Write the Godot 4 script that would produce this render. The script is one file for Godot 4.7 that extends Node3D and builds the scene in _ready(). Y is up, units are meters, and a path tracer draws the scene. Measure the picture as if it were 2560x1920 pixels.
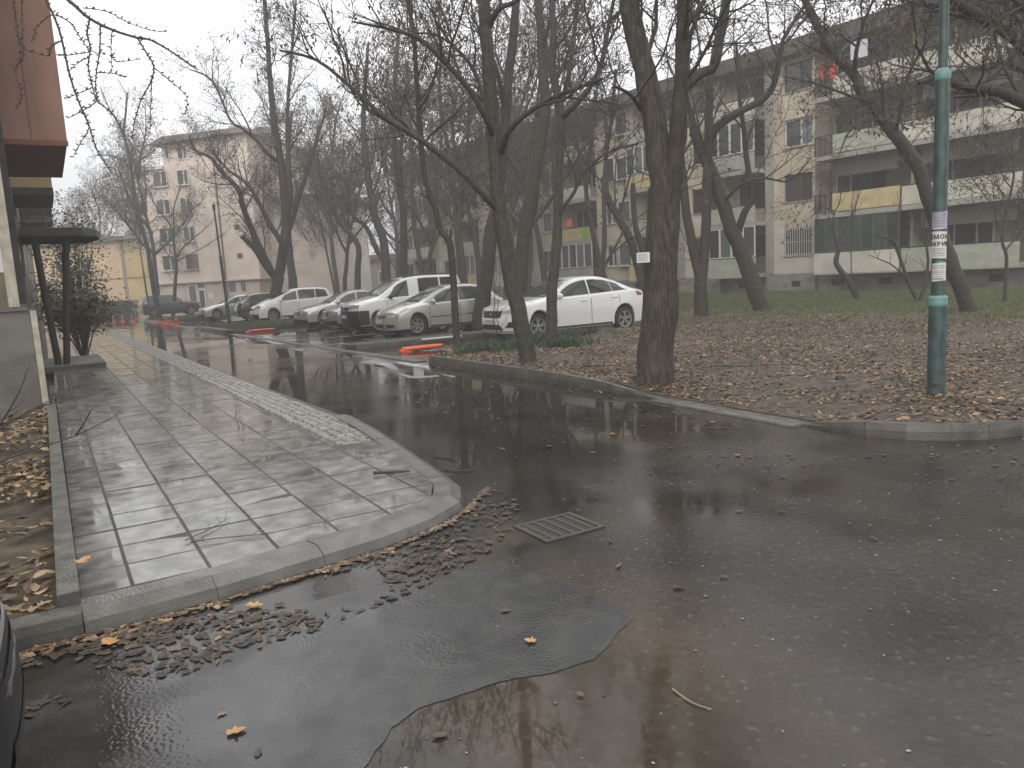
extends Node3D
# A wet winter street between apartment blocks: x right, y up, z towards the viewer, metres.
# Road frame: s runs along the street away from the viewer, t to its right.

const TREES := {
	"tree_forked_thick": [[0.270, 0.200, [Vector3(1.92, 0.06, -10.22), Vector3(1.93, 0.26, -10.22), Vector3(1.98, 0.75, -10.22), Vector3(2.04, 1.48, -10.22), Vector3(2.10, 2.20, -10.22), Vector3(2.13, 2.73, -10.22)]],
		[0.170, 0.090, [Vector3(2.11, 2.55, -10.22), Vector3(2.07, 3.00, -10.27), Vector3(2.02, 3.56, -10.32), Vector3(1.93, 4.17, -10.42), Vector3(1.84, 4.60, -10.47), Vector3(1.79, 5.06, -10.52), Vector3(1.74, 5.72, -10.62), Vector3(1.74, 6.60, -10.72), Vector3(1.76, 7.58, -10.92)]],
		[0.130, 0.050, [Vector3(2.18, 2.55, -10.22), Vector3(2.25, 2.97, -10.16), Vector3(2.29, 3.44, -10.07), Vector3(2.31, 3.83, -10.02), Vector3(2.33, 4.25, -9.97), Vector3(2.34, 4.72, -9.92), Vector3(2.38, 5.42, -9.82), Vector3(2.44, 6.24, -9.62)]],
		[0.075, 0.030, [Vector3(2.31, 3.80, -10.02), Vector3(2.41, 3.88, -10.02), Vector3(2.60, 4.01, -10.12), Vector3(2.77, 4.09, -10.22), Vector3(2.83, 4.23, -10.22), Vector3(2.91, 4.46, -10.32), Vector3(3.01, 4.79, -10.42), Vector3(3.11, 5.33, -10.52), Vector3(3.30, 6.02, -10.72)]],
		[0.050, 0.035, [Vector3(2.35, 4.14, -9.97), Vector3(2.39, 4.29, -9.92), Vector3(2.41, 4.44, -9.90)]],
		[0.030, 0.010, [Vector3(1.86, 3.65, -10.32), Vector3(1.70, 3.79, -10.12), Vector3(1.50, 3.88, -10.02), Vector3(1.44, 3.85, -9.92)]]],
	"tree_leaning_left": [[0.160, 0.085, [Vector3(0.31, 0.06, -13.26), Vector3(0.28, 0.42, -13.26), Vector3(0.20, 0.87, -13.26), Vector3(0.09, 1.51, -13.26), Vector3(-0.00, 2.29, -13.26), Vector3(-0.06, 2.99, -13.26), Vector3(-0.08, 3.80, -13.26), Vector3(-0.09, 4.63, -13.26), Vector3(-0.10, 5.36, -13.26), Vector3(-0.12, 6.08, -13.26), Vector3(-0.11, 7.14, -13.26), Vector3(-0.09, 8.44, -13.26)]],
		[0.062, 0.018, [Vector3(-0.09, 2.76, -13.26), Vector3(-0.23, 2.88, -13.06), Vector3(-0.64, 3.34, -12.86), Vector3(-1.19, 3.81, -12.76), Vector3(-1.73, 4.17, -12.66), Vector3(-2.05, 4.47, -12.66), Vector3(-2.31, 4.73, -12.66), Vector3(-2.81, 5.16, -12.76), Vector3(-3.42, 5.39, -12.96)]],
		[0.060, 0.015, [Vector3(-0.08, 3.89, -13.26), Vector3(-0.18, 4.15, -12.96), Vector3(-0.41, 4.57, -12.76), Vector3(-0.80, 5.00, -12.56), Vector3(-1.14, 5.31, -12.46), Vector3(-1.58, 5.44, -12.36), Vector3(-2.11, 5.54, -12.26)]],
		[0.050, 0.015, [Vector3(-0.07, 3.67, -13.26), Vector3(-0.17, 4.45, -13.76), Vector3(-0.35, 5.18, -14.06), Vector3(-0.66, 5.64, -14.26), Vector3(-1.03, 5.95, -14.46), Vector3(-1.54, 6.06, -14.66)]],
		[0.060, 0.020, [Vector3(0.03, 3.66, -13.26), Vector3(0.14, 3.90, -12.96), Vector3(0.40, 4.12, -12.76), Vector3(0.86, 4.34, -12.56), Vector3(1.29, 4.45, -12.46), Vector3(1.64, 4.54, -12.36)]],
		[0.060, 0.020, [Vector3(-0.06, 5.65, -13.26), Vector3(0.10, 5.85, -13.06), Vector3(0.36, 5.92, -12.96), Vector3(0.66, 6.05, -12.86)]]],
	"tree_slim_forked": [[0.130, 0.060, [Vector3(0.88, 0.05, -16.57), Vector3(0.92, 0.65, -16.57), Vector3(0.97, 1.34, -16.57), Vector3(1.12, 2.31, -16.57), Vector3(1.19, 3.17, -16.57), Vector3(1.24, 3.91, -16.57), Vector3(1.32, 4.85, -16.57), Vector3(1.26, 5.27, -16.57), Vector3(1.19, 5.78, -16.57), Vector3(1.24, 6.43, -16.57), Vector3(1.24, 7.13, -16.57), Vector3(1.28, 8.45, -16.57)]],
		[0.075, 0.025, [Vector3(1.32, 4.81, -16.57), Vector3(1.48, 4.92, -16.37), Vector3(1.85, 5.24, -16.17), Vector3(2.14, 5.72, -16.07), Vector3(2.28, 6.36, -15.97), Vector3(2.39, 6.83, -15.87), Vector3(2.53, 7.55, -15.77)]],
		[0.040, 0.020, [Vector3(2.28, 6.42, -15.97), Vector3(2.51, 6.63, -15.87), Vector3(2.79, 6.86, -15.87)]],
		[0.045, 0.020, [Vector3(1.18, 2.79, -16.57), Vector3(1.26, 2.97, -16.37), Vector3(1.50, 3.26, -16.27), Vector3(1.64, 3.57, -16.17), Vector3(1.91, 3.82, -16.07), Vector3(2.32, 4.02, -15.97), Vector3(2.80, 4.10, -15.87)]]],
	"tree_kinked_dark": [[0.085, 0.040, [Vector3(-1.12, 0.06, -16.40), Vector3(-1.12, 0.67, -16.40), Vector3(-1.12, 1.35, -16.40), Vector3(-1.13, 2.23, -16.40), Vector3(-1.18, 2.47, -16.40), Vector3(-1.33, 2.67, -16.40), Vector3(-1.39, 3.10, -16.40), Vector3(-1.52, 3.49, -16.40), Vector3(-1.59, 4.05, -16.40), Vector3(-1.60, 4.88, -16.40), Vector3(-1.60, 5.61, -16.40), Vector3(-1.60, 6.53, -16.40), Vector3(-1.66, 7.22, -16.40), Vector3(-1.67, 8.27, -16.40)]],
		[0.025, 0.010, [Vector3(-1.48, 3.30, -16.40), Vector3(-1.59, 3.35, -16.40), Vector3(-1.69, 3.43, -16.40)]],
		[0.030, 0.018, [Vector3(-1.15, 2.44, -16.40), Vector3(-1.10, 2.53, -16.40), Vector3(-1.10, 2.64, -16.40)]],
		[0.035, 0.012, [Vector3(-1.61, 5.07, -16.40), Vector3(-1.37, 5.33, -16.20), Vector3(-1.19, 5.70, -16.10), Vector3(-1.06, 6.31, -16.10), Vector3(-1.04, 6.92, -16.10)]]],
	"tree_behind_white_car": [[0.280, 0.100, [Vector3(-0.88, 0.20, -24.00), Vector3(-0.70, 1.20, -24.00), Vector3(-0.40, 2.87, -24.00), Vector3(-0.13, 3.97, -24.00), Vector3(0.09, 5.33, -24.00), Vector3(0.34, 7.06, -24.00), Vector3(0.63, 8.89, -24.00), Vector3(0.91, 10.94, -24.00)]],
		[0.090, 0.030, [Vector3(0.26, 6.54, -24.00), Vector3(0.08, 7.48, -23.50), Vector3(-0.20, 8.31, -23.20), Vector3(-0.27, 9.26, -23.00)]]],
	"tree_right_leaning": [[0.250, 0.090, [Vector3(0.26, 0.19, -22.00), Vector3(0.37, 1.30, -22.00), Vector3(0.55, 2.72, -22.00), Vector3(0.90, 4.22, -22.00), Vector3(1.17, 5.33, -22.00), Vector3(1.30, 6.01, -22.00), Vector3(1.32, 6.92, -22.00), Vector3(1.32, 7.89, -22.00), Vector3(1.28, 8.96, -22.00), Vector3(1.30, 10.48, -22.00)]],
		[0.070, 0.030, [Vector3(1.33, 7.65, -22.00), Vector3(1.49, 8.15, -21.70), Vector3(1.66, 8.69, -21.60), Vector3(1.86, 9.45, -21.50)]],
		[0.100, 0.060, [Vector3(1.04, 4.84, -22.00), Vector3(1.52, 5.62, -23.00), Vector3(2.09, 7.12, -23.50), Vector3(2.40, 8.54, -24.00), Vector3(2.60, 9.83, -24.00)]]],
	"tree_twin_trunk": [[0.240, 0.190, [Vector3(5.89, 0.04, -23.50), Vector3(5.88, 0.56, -23.50), Vector3(5.88, 1.26, -23.50)]],
		[0.160, 0.060, [Vector3(5.87, 1.19, -23.50), Vector3(5.67, 2.25, -23.50), Vector3(5.52, 3.08, -23.50), Vector3(5.41, 4.26, -23.50), Vector3(5.35, 5.37, -23.50), Vector3(5.41, 6.68, -23.50), Vector3(5.58, 8.10, -23.50), Vector3(5.88, 9.61, -23.50)]],
		[0.160, 0.070, [Vector3(5.90, 1.19, -23.50), Vector3(6.06, 2.36, -23.50), Vector3(6.15, 4.26, -23.50), Vector3(6.21, 5.59, -23.50), Vector3(6.27, 6.81, -23.50), Vector3(6.45, 7.80, -23.50), Vector3(6.70, 8.93, -23.50), Vector3(6.96, 10.05, -23.50)]]],
	"tree_leaning_lawn": [[0.280, 0.160, [Vector3(7.84, 0.05, -23.70), Vector3(7.66, 0.60, -23.70), Vector3(7.27, 1.76, -23.70), Vector3(6.97, 2.46, -23.70), Vector3(6.77, 3.04, -23.70), Vector3(6.48, 4.00, -23.70), Vector3(6.11, 4.90, -23.70), Vector3(5.82, 5.75, -23.70)]],
		[0.120, 0.040, [Vector3(7.10, 2.59, -23.70), Vector3(7.24, 3.12, -23.50), Vector3(7.44, 3.59, -23.40), Vector3(7.26, 4.71, -23.30), Vector3(7.14, 5.62, -23.20), Vector3(7.00, 6.64, -23.10), Vector3(6.91, 7.88, -23.00)]],
		[0.140, 0.035, [Vector3(6.22, 4.82, -23.70), Vector3(6.22, 5.36, -23.30), Vector3(6.48, 5.68, -23.00), Vector3(6.86, 5.88, -22.70), Vector3(7.39, 6.10, -22.50), Vector3(7.69, 6.37, -22.40), Vector3(7.85, 6.84, -22.30), Vector3(7.97, 7.66, -22.20), Vector3(8.57, 8.53, -22.10), Vector3(9.14, 9.26, -22.00)]],
		[0.100, 0.040, [Vector3(5.82, 5.75, -23.70), Vector3(5.69, 6.81, -24.10), Vector3(5.62, 8.06, -24.30), Vector3(5.77, 9.57, -24.50)]],
		[0.050, 0.012, [Vector3(6.64, 3.44, -23.70), Vector3(6.96, 3.88, -22.90), Vector3(7.57, 4.02, -22.70), Vector3(8.20, 3.88, -22.60), Vector3(8.63, 4.23, -22.50), Vector3(8.81, 4.49, -22.40)]]],
	"tree_leaning_post": [[0.200, 0.075, [Vector3(11.35, 0.06, -18.90), Vector3(11.16, 0.64, -18.90), Vector3(10.80, 1.46, -18.90), Vector3(10.44, 2.47, -18.90), Vector3(10.18, 3.19, -18.90), Vector3(9.95, 3.77, -18.90), Vector3(9.43, 4.47, -18.90), Vector3(8.96, 5.08, -18.90), Vector3(8.64, 5.46, -18.90), Vector3(8.45, 5.89, -18.90), Vector3(8.05, 6.29, -18.90), Vector3(7.80, 6.57, -18.90), Vector3(7.66, 6.87, -18.90), Vector3(7.33, 7.53, -18.90), Vector3(6.99, 8.33, -18.90)]],
		[0.060, 0.020, [Vector3(8.47, 5.84, -18.90), Vector3(8.28, 6.28, -18.40), Vector3(8.30, 6.86, -18.00), Vector3(8.46, 7.42, -17.70)]],
		[0.050, 0.015, [Vector3(9.43, 4.45, -18.90), Vector3(9.31, 4.90, -18.40), Vector3(9.30, 5.55, -18.10), Vector3(9.60, 6.27, -17.90), Vector3(10.00, 6.83, -17.90)]],
		[0.050, 0.015, [Vector3(8.05, 6.29, -18.90), Vector3(8.77, 6.88, -19.50), Vector3(9.48, 7.15, -19.80), Vector3(10.19, 7.64, -20.10)]],
		[0.040, 0.012, [Vector3(8.96, 5.08, -18.90), Vector3(8.40, 4.74, -18.40), Vector3(7.95, 4.40, -18.10), Vector3(7.70, 3.97, -17.90)]]],
	"tree_far_right_thin": [[0.060, 0.025, [Vector3(13.75, 0.07, -21.30), Vector3(13.76, 0.84, -21.30), Vector3(13.75, 1.45, -21.30), Vector3(13.62, 1.85, -21.30), Vector3(13.69, 2.59, -21.30), Vector3(13.88, 3.57, -21.30), Vector3(13.78, 4.54, -21.30)]],
		[0.030, 0.010, [Vector3(13.73, 1.59, -21.30), Vector3(13.94, 1.83, -21.30), Vector3(14.32, 2.00, -21.30)]],
		[0.025, 0.010, [Vector3(13.64, 1.85, -21.30), Vector3(13.29, 2.48, -21.10), Vector3(13.13, 3.33, -21.00)]]],
	"tree_big_limbs_right": [[0.240, 0.160, [Vector3(10.50, -0.88, -12.50), Vector3(10.31, 1.03, -12.50), Vector3(9.99, 2.65, -12.50), Vector3(9.63, 3.95, -12.50), Vector3(9.24, 4.59, -12.50)]],
		[0.150, 0.050, [Vector3(9.63, 4.02, -12.50), Vector3(8.89, 4.33, -12.50), Vector3(8.17, 4.71, -12.40), Vector3(7.73, 4.89, -12.20), Vector3(7.21, 5.06, -12.00), Vector3(6.70, 5.24, -11.80), Vector3(6.14, 5.51, -11.60)]],
		[0.120, 0.030, [Vector3(9.81, 3.23, -12.50), Vector3(8.85, 3.53, -12.30), Vector3(8.00, 3.79, -12.10), Vector3(7.44, 3.96, -11.90), Vector3(6.80, 4.00, -11.70), Vector3(6.47, 4.15, -11.60), Vector3(6.08, 4.03, -11.50)]],
		[0.070, 0.020, [Vector3(8.89, 4.30, -12.50), Vector3(8.50, 4.97, -12.50), Vector3(8.00, 5.27, -12.30), Vector3(7.57, 5.59, -12.20)]],
		[0.050, 0.012, [Vector3(7.10, 3.99, -11.80), Vector3(7.74, 4.34, -12.30), Vector3(8.23, 4.71, -12.50), Vector3(8.70, 5.16, -12.70)]],
		[0.040, 0.012, [Vector3(9.10, 4.46, -12.50), Vector3(8.99, 4.46, -13.30), Vector3(8.65, 4.68, -13.50), Vector3(8.29, 4.70, -13.80), Vector3(8.05, 5.10, -14.10)]]],
	"tree_grass_island": [[0.360, 0.260, [Vector3(-12.41, -0.09, -40.50), Vector3(-12.28, 0.56, -40.50), Vector3(-12.04, 1.51, -40.50), Vector3(-11.75, 2.45, -40.50)]],
		[0.200, 0.045, [Vector3(-11.93, 2.13, -40.50), Vector3(-12.14, 2.47, -40.50), Vector3(-12.73, 4.05, -40.50), Vector3(-13.26, 5.67, -40.50), Vector3(-13.45, 6.78, -40.50), Vector3(-14.27, 7.79, -40.50), Vector3(-14.69, 8.46, -40.50), Vector3(-15.43, 8.84, -40.50), Vector3(-15.65, 9.58, -40.50)]],
		[0.160, 0.040, [Vector3(-11.64, 3.16, -40.50), Vector3(-11.38, 3.91, -40.10), Vector3(-11.90, 5.02, -39.90), Vector3(-12.32, 6.22, -39.70), Vector3(-12.78, 7.04, -39.50), Vector3(-13.55, 7.66, -39.50), Vector3(-14.21, 8.69, -39.30)]],
		[0.260, 0.070, [Vector3(-11.75, 2.45, -40.50), Vector3(-11.22, 4.72, -40.50), Vector3(-11.12, 6.54, -40.50), Vector3(-11.17, 8.04, -40.50), Vector3(-11.25, 9.41, -40.50), Vector3(-11.33, 10.73, -40.50), Vector3(-11.27, 13.23, -40.50), Vector3(-11.20, 15.85, -40.50), Vector3(-11.10, 17.79, -40.50)]],
		[0.150, 0.050, [Vector3(-11.22, 4.56, -40.50), Vector3(-10.68, 6.46, -40.00), Vector3(-10.59, 8.37, -39.90), Vector3(-10.42, 10.14, -39.80), Vector3(-9.98, 12.73, -39.70), Vector3(-9.41, 15.42, -39.50)]],
		[0.150, 0.050, [Vector3(-11.18, 4.44, -40.50), Vector3(-10.96, 5.16, -41.00), Vector3(-10.57, 6.26, -41.10), Vector3(-9.83, 8.08, -41.30), Vector3(-9.28, 9.67, -41.50), Vector3(-8.81, 10.85, -41.50)]],
		[0.110, 0.035, [Vector3(-11.26, 8.04, -40.50), Vector3(-11.57, 8.33, -39.90), Vector3(-12.01, 9.00, -39.60), Vector3(-12.57, 9.56, -39.30), Vector3(-13.08, 9.96, -39.20), Vector3(-13.67, 11.77, -39.00), Vector3(-14.63, 12.30, -38.80)]],
		[0.200, 0.120, [Vector3(-12.09, 2.42, -40.50), Vector3(-12.35, 2.95, -40.10), Vector3(-12.64, 3.66, -39.80), Vector3(-13.19, 4.40, -39.50)]],
		[0.060, 0.030, [Vector3(-15.65, 9.58, -40.50), Vector3(-15.50, 9.07, -40.50), Vector3(-15.43, 8.84, -40.50)]]],
	"tree_behind_island": [[0.360, 0.100, [Vector3(-14.11, -0.03, -51.00), Vector3(-14.01, 2.33, -51.00), Vector3(-14.03, 3.14, -51.00), Vector3(-14.00, 5.32, -51.00), Vector3(-13.87, 7.66, -51.00), Vector3(-13.56, 9.97, -51.00), Vector3(-13.06, 12.81, -51.00)]],
		[0.100, 0.040, [Vector3(-13.92, 6.20, -51.00), Vector3(-12.64, 8.06, -50.00), Vector3(-11.84, 9.73, -50.00), Vector3(-11.12, 11.94, -50.00)]]],
	"tree_left_slender": [[0.220, 0.050, [Vector3(-25.18, 0.01, -56.00), Vector3(-25.33, 1.62, -56.00), Vector3(-25.43, 3.01, -56.00), Vector3(-25.46, 4.92, -56.00), Vector3(-25.71, 6.47, -56.00), Vector3(-25.98, 8.29, -56.00), Vector3(-26.00, 11.32, -56.00), Vector3(-26.19, 12.97, -56.00), Vector3(-25.87, 14.52, -56.00), Vector3(-25.59, 15.74, -56.00)]],
		[0.080, 0.030, [Vector3(-26.17, 12.65, -56.00), Vector3(-26.64, 14.09, -56.00), Vector3(-26.96, 14.64, -56.00), Vector3(-27.46, 16.27, -56.00)]],
		[0.060, 0.020, [Vector3(-25.98, 9.95, -56.00), Vector3(-25.39, 11.03, -56.00), Vector3(-24.34, 11.61, -56.00), Vector3(-23.58, 12.52, -56.00)]],
		[0.060, 0.020, [Vector3(-25.98, 10.43, -56.00), Vector3(-26.60, 11.26, -56.00), Vector3(-27.76, 11.63, -56.00), Vector3(-28.91, 11.54, -56.00)]]],
	"tree_small_yard": [[0.170, 0.100, [Vector3(-26.39, -0.05, -61.00), Vector3(-25.98, 2.25, -61.00), Vector3(-25.67, 4.00, -61.00), Vector3(-25.69, 4.82, -61.00)]],
		[0.080, 0.030, [Vector3(-25.70, 4.68, -61.00), Vector3(-25.75, 6.78, -61.00), Vector3(-26.38, 7.90, -61.00), Vector3(-26.85, 8.74, -61.00), Vector3(-27.12, 9.77, -61.00)]],
		[0.070, 0.020, [Vector3(-25.67, 4.39, -61.00), Vector3(-24.91, 5.35, -61.00), Vector3(-23.46, 6.37, -61.00), Vector3(-22.67, 7.00, -61.00)]],
		[0.070, 0.025, [Vector3(-25.69, 5.11, -61.00), Vector3(-25.42, 8.13, -61.00), Vector3(-24.92, 9.30, -61.00), Vector3(-24.41, 10.66, -61.00)]],
		[0.050, 0.012, [Vector3(-25.65, 4.21, -61.00), Vector3(-24.17, 4.85, -61.00), Vector3(-22.26, 5.81, -61.00), Vector3(-21.17, 6.57, -61.00)]]],
	"tree_stump_tall": [[0.150, 0.120, [Vector3(4.73, 1.00, -27.00), Vector3(4.41, 2.45, -27.00), Vector3(4.04, 3.29, -27.00), Vector3(3.66, 3.99, -27.00), Vector3(3.54, 4.54, -27.00), Vector3(3.53, 4.80, -27.00)]],
		[0.050, 0.015, [Vector3(3.96, 3.42, -27.00), Vector3(4.20, 4.17, -26.80), Vector3(4.46, 5.06, -26.70), Vector3(4.68, 5.96, -26.70)]],
		[0.040, 0.015, [Vector3(3.89, 3.58, -27.00), Vector3(3.92, 4.54, -27.20), Vector3(4.05, 5.65, -27.40)]]],
	"tree_stump_thin": [[0.120, 0.085, [Vector3(4.93, 0.99, -27.00), Vector3(4.80, 2.12, -27.00), Vector3(4.56, 3.08, -27.00), Vector3(4.52, 3.86, -27.00), Vector3(4.51, 4.55, -27.00)]]],
	"tree_slim_back": [[0.130, 0.050, [Vector3(3.76, 0.95, -29.00), Vector3(3.54, 1.85, -29.00), Vector3(3.32, 2.93, -29.00), Vector3(3.16, 3.99, -29.00), Vector3(3.07, 5.21, -29.00), Vector3(2.85, 6.42, -29.00), Vector3(2.77, 7.76, -29.00), Vector3(2.62, 9.21, -29.00)]],
		[0.080, 0.030, [Vector3(3.08, 5.12, -29.00), Vector3(3.28, 6.04, -28.60), Vector3(3.49, 7.29, -28.50), Vector3(3.65, 8.68, -28.40)]]],
	"tree_grey_fork": [[0.100, 0.050, [Vector3(3.03, 0.95, -26.00), Vector3(3.26, 2.02, -26.00), Vector3(3.35, 2.93, -26.00), Vector3(3.37, 4.13, -26.00), Vector3(3.51, 5.46, -26.00), Vector3(3.73, 6.62, -26.00), Vector3(3.91, 8.05, -26.00)]],
		[0.060, 0.030, [Vector3(3.18, 1.56, -26.00), Vector3(3.54, 2.16, -26.00), Vector3(3.89, 2.75, -26.00), Vector3(4.07, 3.19, -26.00)]]],
	"tree_row_back_a": [[0.220, 0.060, [Vector3(-8.69, 0.98, -45.00), Vector3(-8.55, 2.30, -45.00), Vector3(-8.40, 3.80, -45.00), Vector3(-8.84, 4.61, -45.00), Vector3(-9.40, 5.27, -45.00), Vector3(-9.87, 6.56, -45.00), Vector3(-10.19, 7.66, -45.00), Vector3(-10.27, 9.15, -45.00)]],
		[0.060, 0.020, [Vector3(-9.82, 6.48, -45.00), Vector3(-9.41, 7.31, -45.00), Vector3(-8.98, 8.32, -45.00), Vector3(-8.74, 9.83, -45.00)]]],
	"tree_row_back_b": [[0.280, 0.070, [Vector3(-5.80, 0.99, -38.00), Vector3(-5.83, 2.07, -38.00), Vector3(-5.86, 3.66, -38.00), Vector3(-6.15, 4.86, -38.00), Vector3(-6.30, 6.10, -38.00), Vector3(-6.36, 7.51, -38.00), Vector3(-6.39, 9.14, -38.00), Vector3(-6.12, 11.02, -38.00), Vector3(-5.84, 12.88, -38.00)]],
		[0.140, 0.040, [Vector3(-5.88, 2.79, -38.00), Vector3(-6.17, 3.14, -38.00), Vector3(-6.62, 4.36, -38.00), Vector3(-7.14, 4.81, -38.00), Vector3(-7.55, 5.55, -38.00), Vector3(-7.72, 6.41, -38.00)]],
		[0.070, 0.020, [Vector3(-6.25, 5.79, -38.00), Vector3(-5.93, 6.53, -38.00), Vector3(-5.62, 7.60, -38.00), Vector3(-5.62, 9.10, -38.00)]]],
	"tree_row_back_c": [[0.240, 0.080, [Vector3(-5.31, 0.91, -40.00), Vector3(-5.24, 2.21, -40.00), Vector3(-5.06, 5.05, -40.00), Vector3(-5.09, 5.86, -40.00), Vector3(-5.23, 7.74, -40.00), Vector3(-5.20, 9.68, -40.00), Vector3(-4.90, 12.10, -40.00), Vector3(-4.56, 14.48, -40.00)]],
		[0.120, 0.040, [Vector3(-5.06, 5.58, -40.00), Vector3(-4.95, 7.58, -39.60), Vector3(-4.65, 9.33, -39.50), Vector3(-4.30, 11.48, -39.40)]]],
	"tree_row_back_d": [[0.150, 0.050, [Vector3(-3.82, 0.93, -36.00), Vector3(-3.90, 2.21, -36.00), Vector3(-4.07, 3.95, -36.00), Vector3(-4.11, 5.18, -36.00), Vector3(-3.97, 7.09, -36.00), Vector3(-3.93, 9.43, -36.00), Vector3(-3.91, 11.42, -36.00)]]],
	"tree_row_back_e": [[0.160, 0.060, [Vector3(-1.10, 0.63, -34.00), Vector3(-1.16, 2.28, -34.00), Vector3(-1.35, 3.92, -34.00), Vector3(-1.65, 5.18, -34.00), Vector3(-1.88, 6.60, -34.00), Vector3(-1.95, 8.52, -34.00)]],
		[0.120, 0.050, [Vector3(-1.76, 0.46, -34.00), Vector3(-1.84, 2.48, -34.00), Vector3(-1.91, 3.95, -34.00), Vector3(-1.68, 5.63, -34.00), Vector3(-1.32, 7.54, -34.00), Vector3(-1.10, 9.43, -34.00)]]],
	"tree_row_back_f": [[0.100, 0.030, [Vector3(-11.49, 0.96, -52.00), Vector3(-11.58, 1.73, -52.00), Vector3(-11.83, 3.89, -52.00), Vector3(-12.04, 5.69, -52.00), Vector3(-12.25, 7.44, -52.00), Vector3(-12.30, 8.87, -52.00)]]],
	"shrub_tree_upright": [[0.120, 0.070, [Vector3(12.85, 0.07, -28.30), Vector3(12.54, 0.73, -28.30), Vector3(12.08, 1.36, -28.30), Vector3(12.05, 1.59, -28.30), Vector3(12.14, 2.01, -28.30), Vector3(11.99, 2.35, -28.30)]],
		[0.030, 0.010, [Vector3(11.99, 2.35, -28.30), Vector3(11.94, 3.09, -28.30), Vector3(12.19, 3.73, -28.30), Vector3(12.14, 4.31, -28.30)]],
		[0.030, 0.010, [Vector3(12.04, 2.18, -28.30), Vector3(12.44, 2.73, -28.30), Vector3(12.77, 3.54, -28.30), Vector3(12.97, 4.34, -28.30)]],
		[0.025, 0.008, [Vector3(12.11, 2.01, -28.30), Vector3(12.53, 2.56, -28.30), Vector3(12.61, 3.55, -28.30), Vector3(12.69, 4.36, -28.30)]],
		[0.025, 0.008, [Vector3(12.01, 2.34, -28.30), Vector3(11.77, 2.94, -28.30), Vector3(11.85, 3.75, -28.30), Vector3(11.93, 4.40, -28.30)]],
		[0.025, 0.008, [Vector3(12.63, 0.56, -28.30), Vector3(12.59, 1.57, -28.30), Vector3(12.65, 2.56, -28.30), Vector3(12.77, 3.54, -28.30)]]],
	"shrub_tree_vee": [[0.070, 0.035, [Vector3(12.81, 0.03, -24.00), Vector3(12.55, 0.61, -24.00), Vector3(12.36, 1.05, -24.00), Vector3(12.13, 1.70, -24.00), Vector3(11.99, 2.06, -24.00), Vector3(11.41, 2.26, -24.00)]],
		[0.060, 0.020, [Vector3(12.81, 0.06, -24.00), Vector3(12.98, 0.73, -24.00), Vector3(13.07, 1.44, -24.00), Vector3(12.91, 2.29, -24.00), Vector3(12.97, 2.99, -24.00)]],
		[0.030, 0.010, [Vector3(12.43, 0.85, -24.00), Vector3(12.00, 1.29, -24.00), Vector3(11.56, 1.52, -24.00), Vector3(11.20, 1.68, -24.00)]],
		[0.020, 0.008, [Vector3(12.07, 1.92, -24.00), Vector3(12.09, 2.62, -24.00), Vector3(12.18, 3.31, -24.00)]],
		[0.025, 0.008, [Vector3(12.88, 0.31, -24.00), Vector3(13.15, 0.87, -24.00), Vector3(13.28, 1.71, -24.00)]]],
	"sapling_kerb": [[0.013, 0.006, [Vector3(-0.19, -0.01, -15.60), Vector3(-0.23, 0.44, -15.60), Vector3(-0.30, 0.77, -15.60), Vector3(-0.25, 1.23, -15.60), Vector3(-0.24, 1.79, -15.60), Vector3(-0.21, 2.11, -15.60)]],
		[0.010, 0.005, [Vector3(-0.21, 0.01, -15.60), Vector3(-0.12, 0.29, -15.60), Vector3(-0.23, 0.77, -15.60), Vector3(-0.16, 1.23, -15.60), Vector3(-0.12, 1.69, -15.60)]],
		[0.006, 0.003, [Vector3(-0.28, 0.77, -15.60), Vector3(-0.11, 0.95, -15.60), Vector3(0.08, 1.08, -15.60), Vector3(0.25, 1.21, -15.60)]],
		[0.006, 0.003, [Vector3(-0.22, 0.48, -15.60), Vector3(0.01, 0.66, -15.60), Vector3(0.20, 0.74, -15.60)]]],
}

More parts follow.
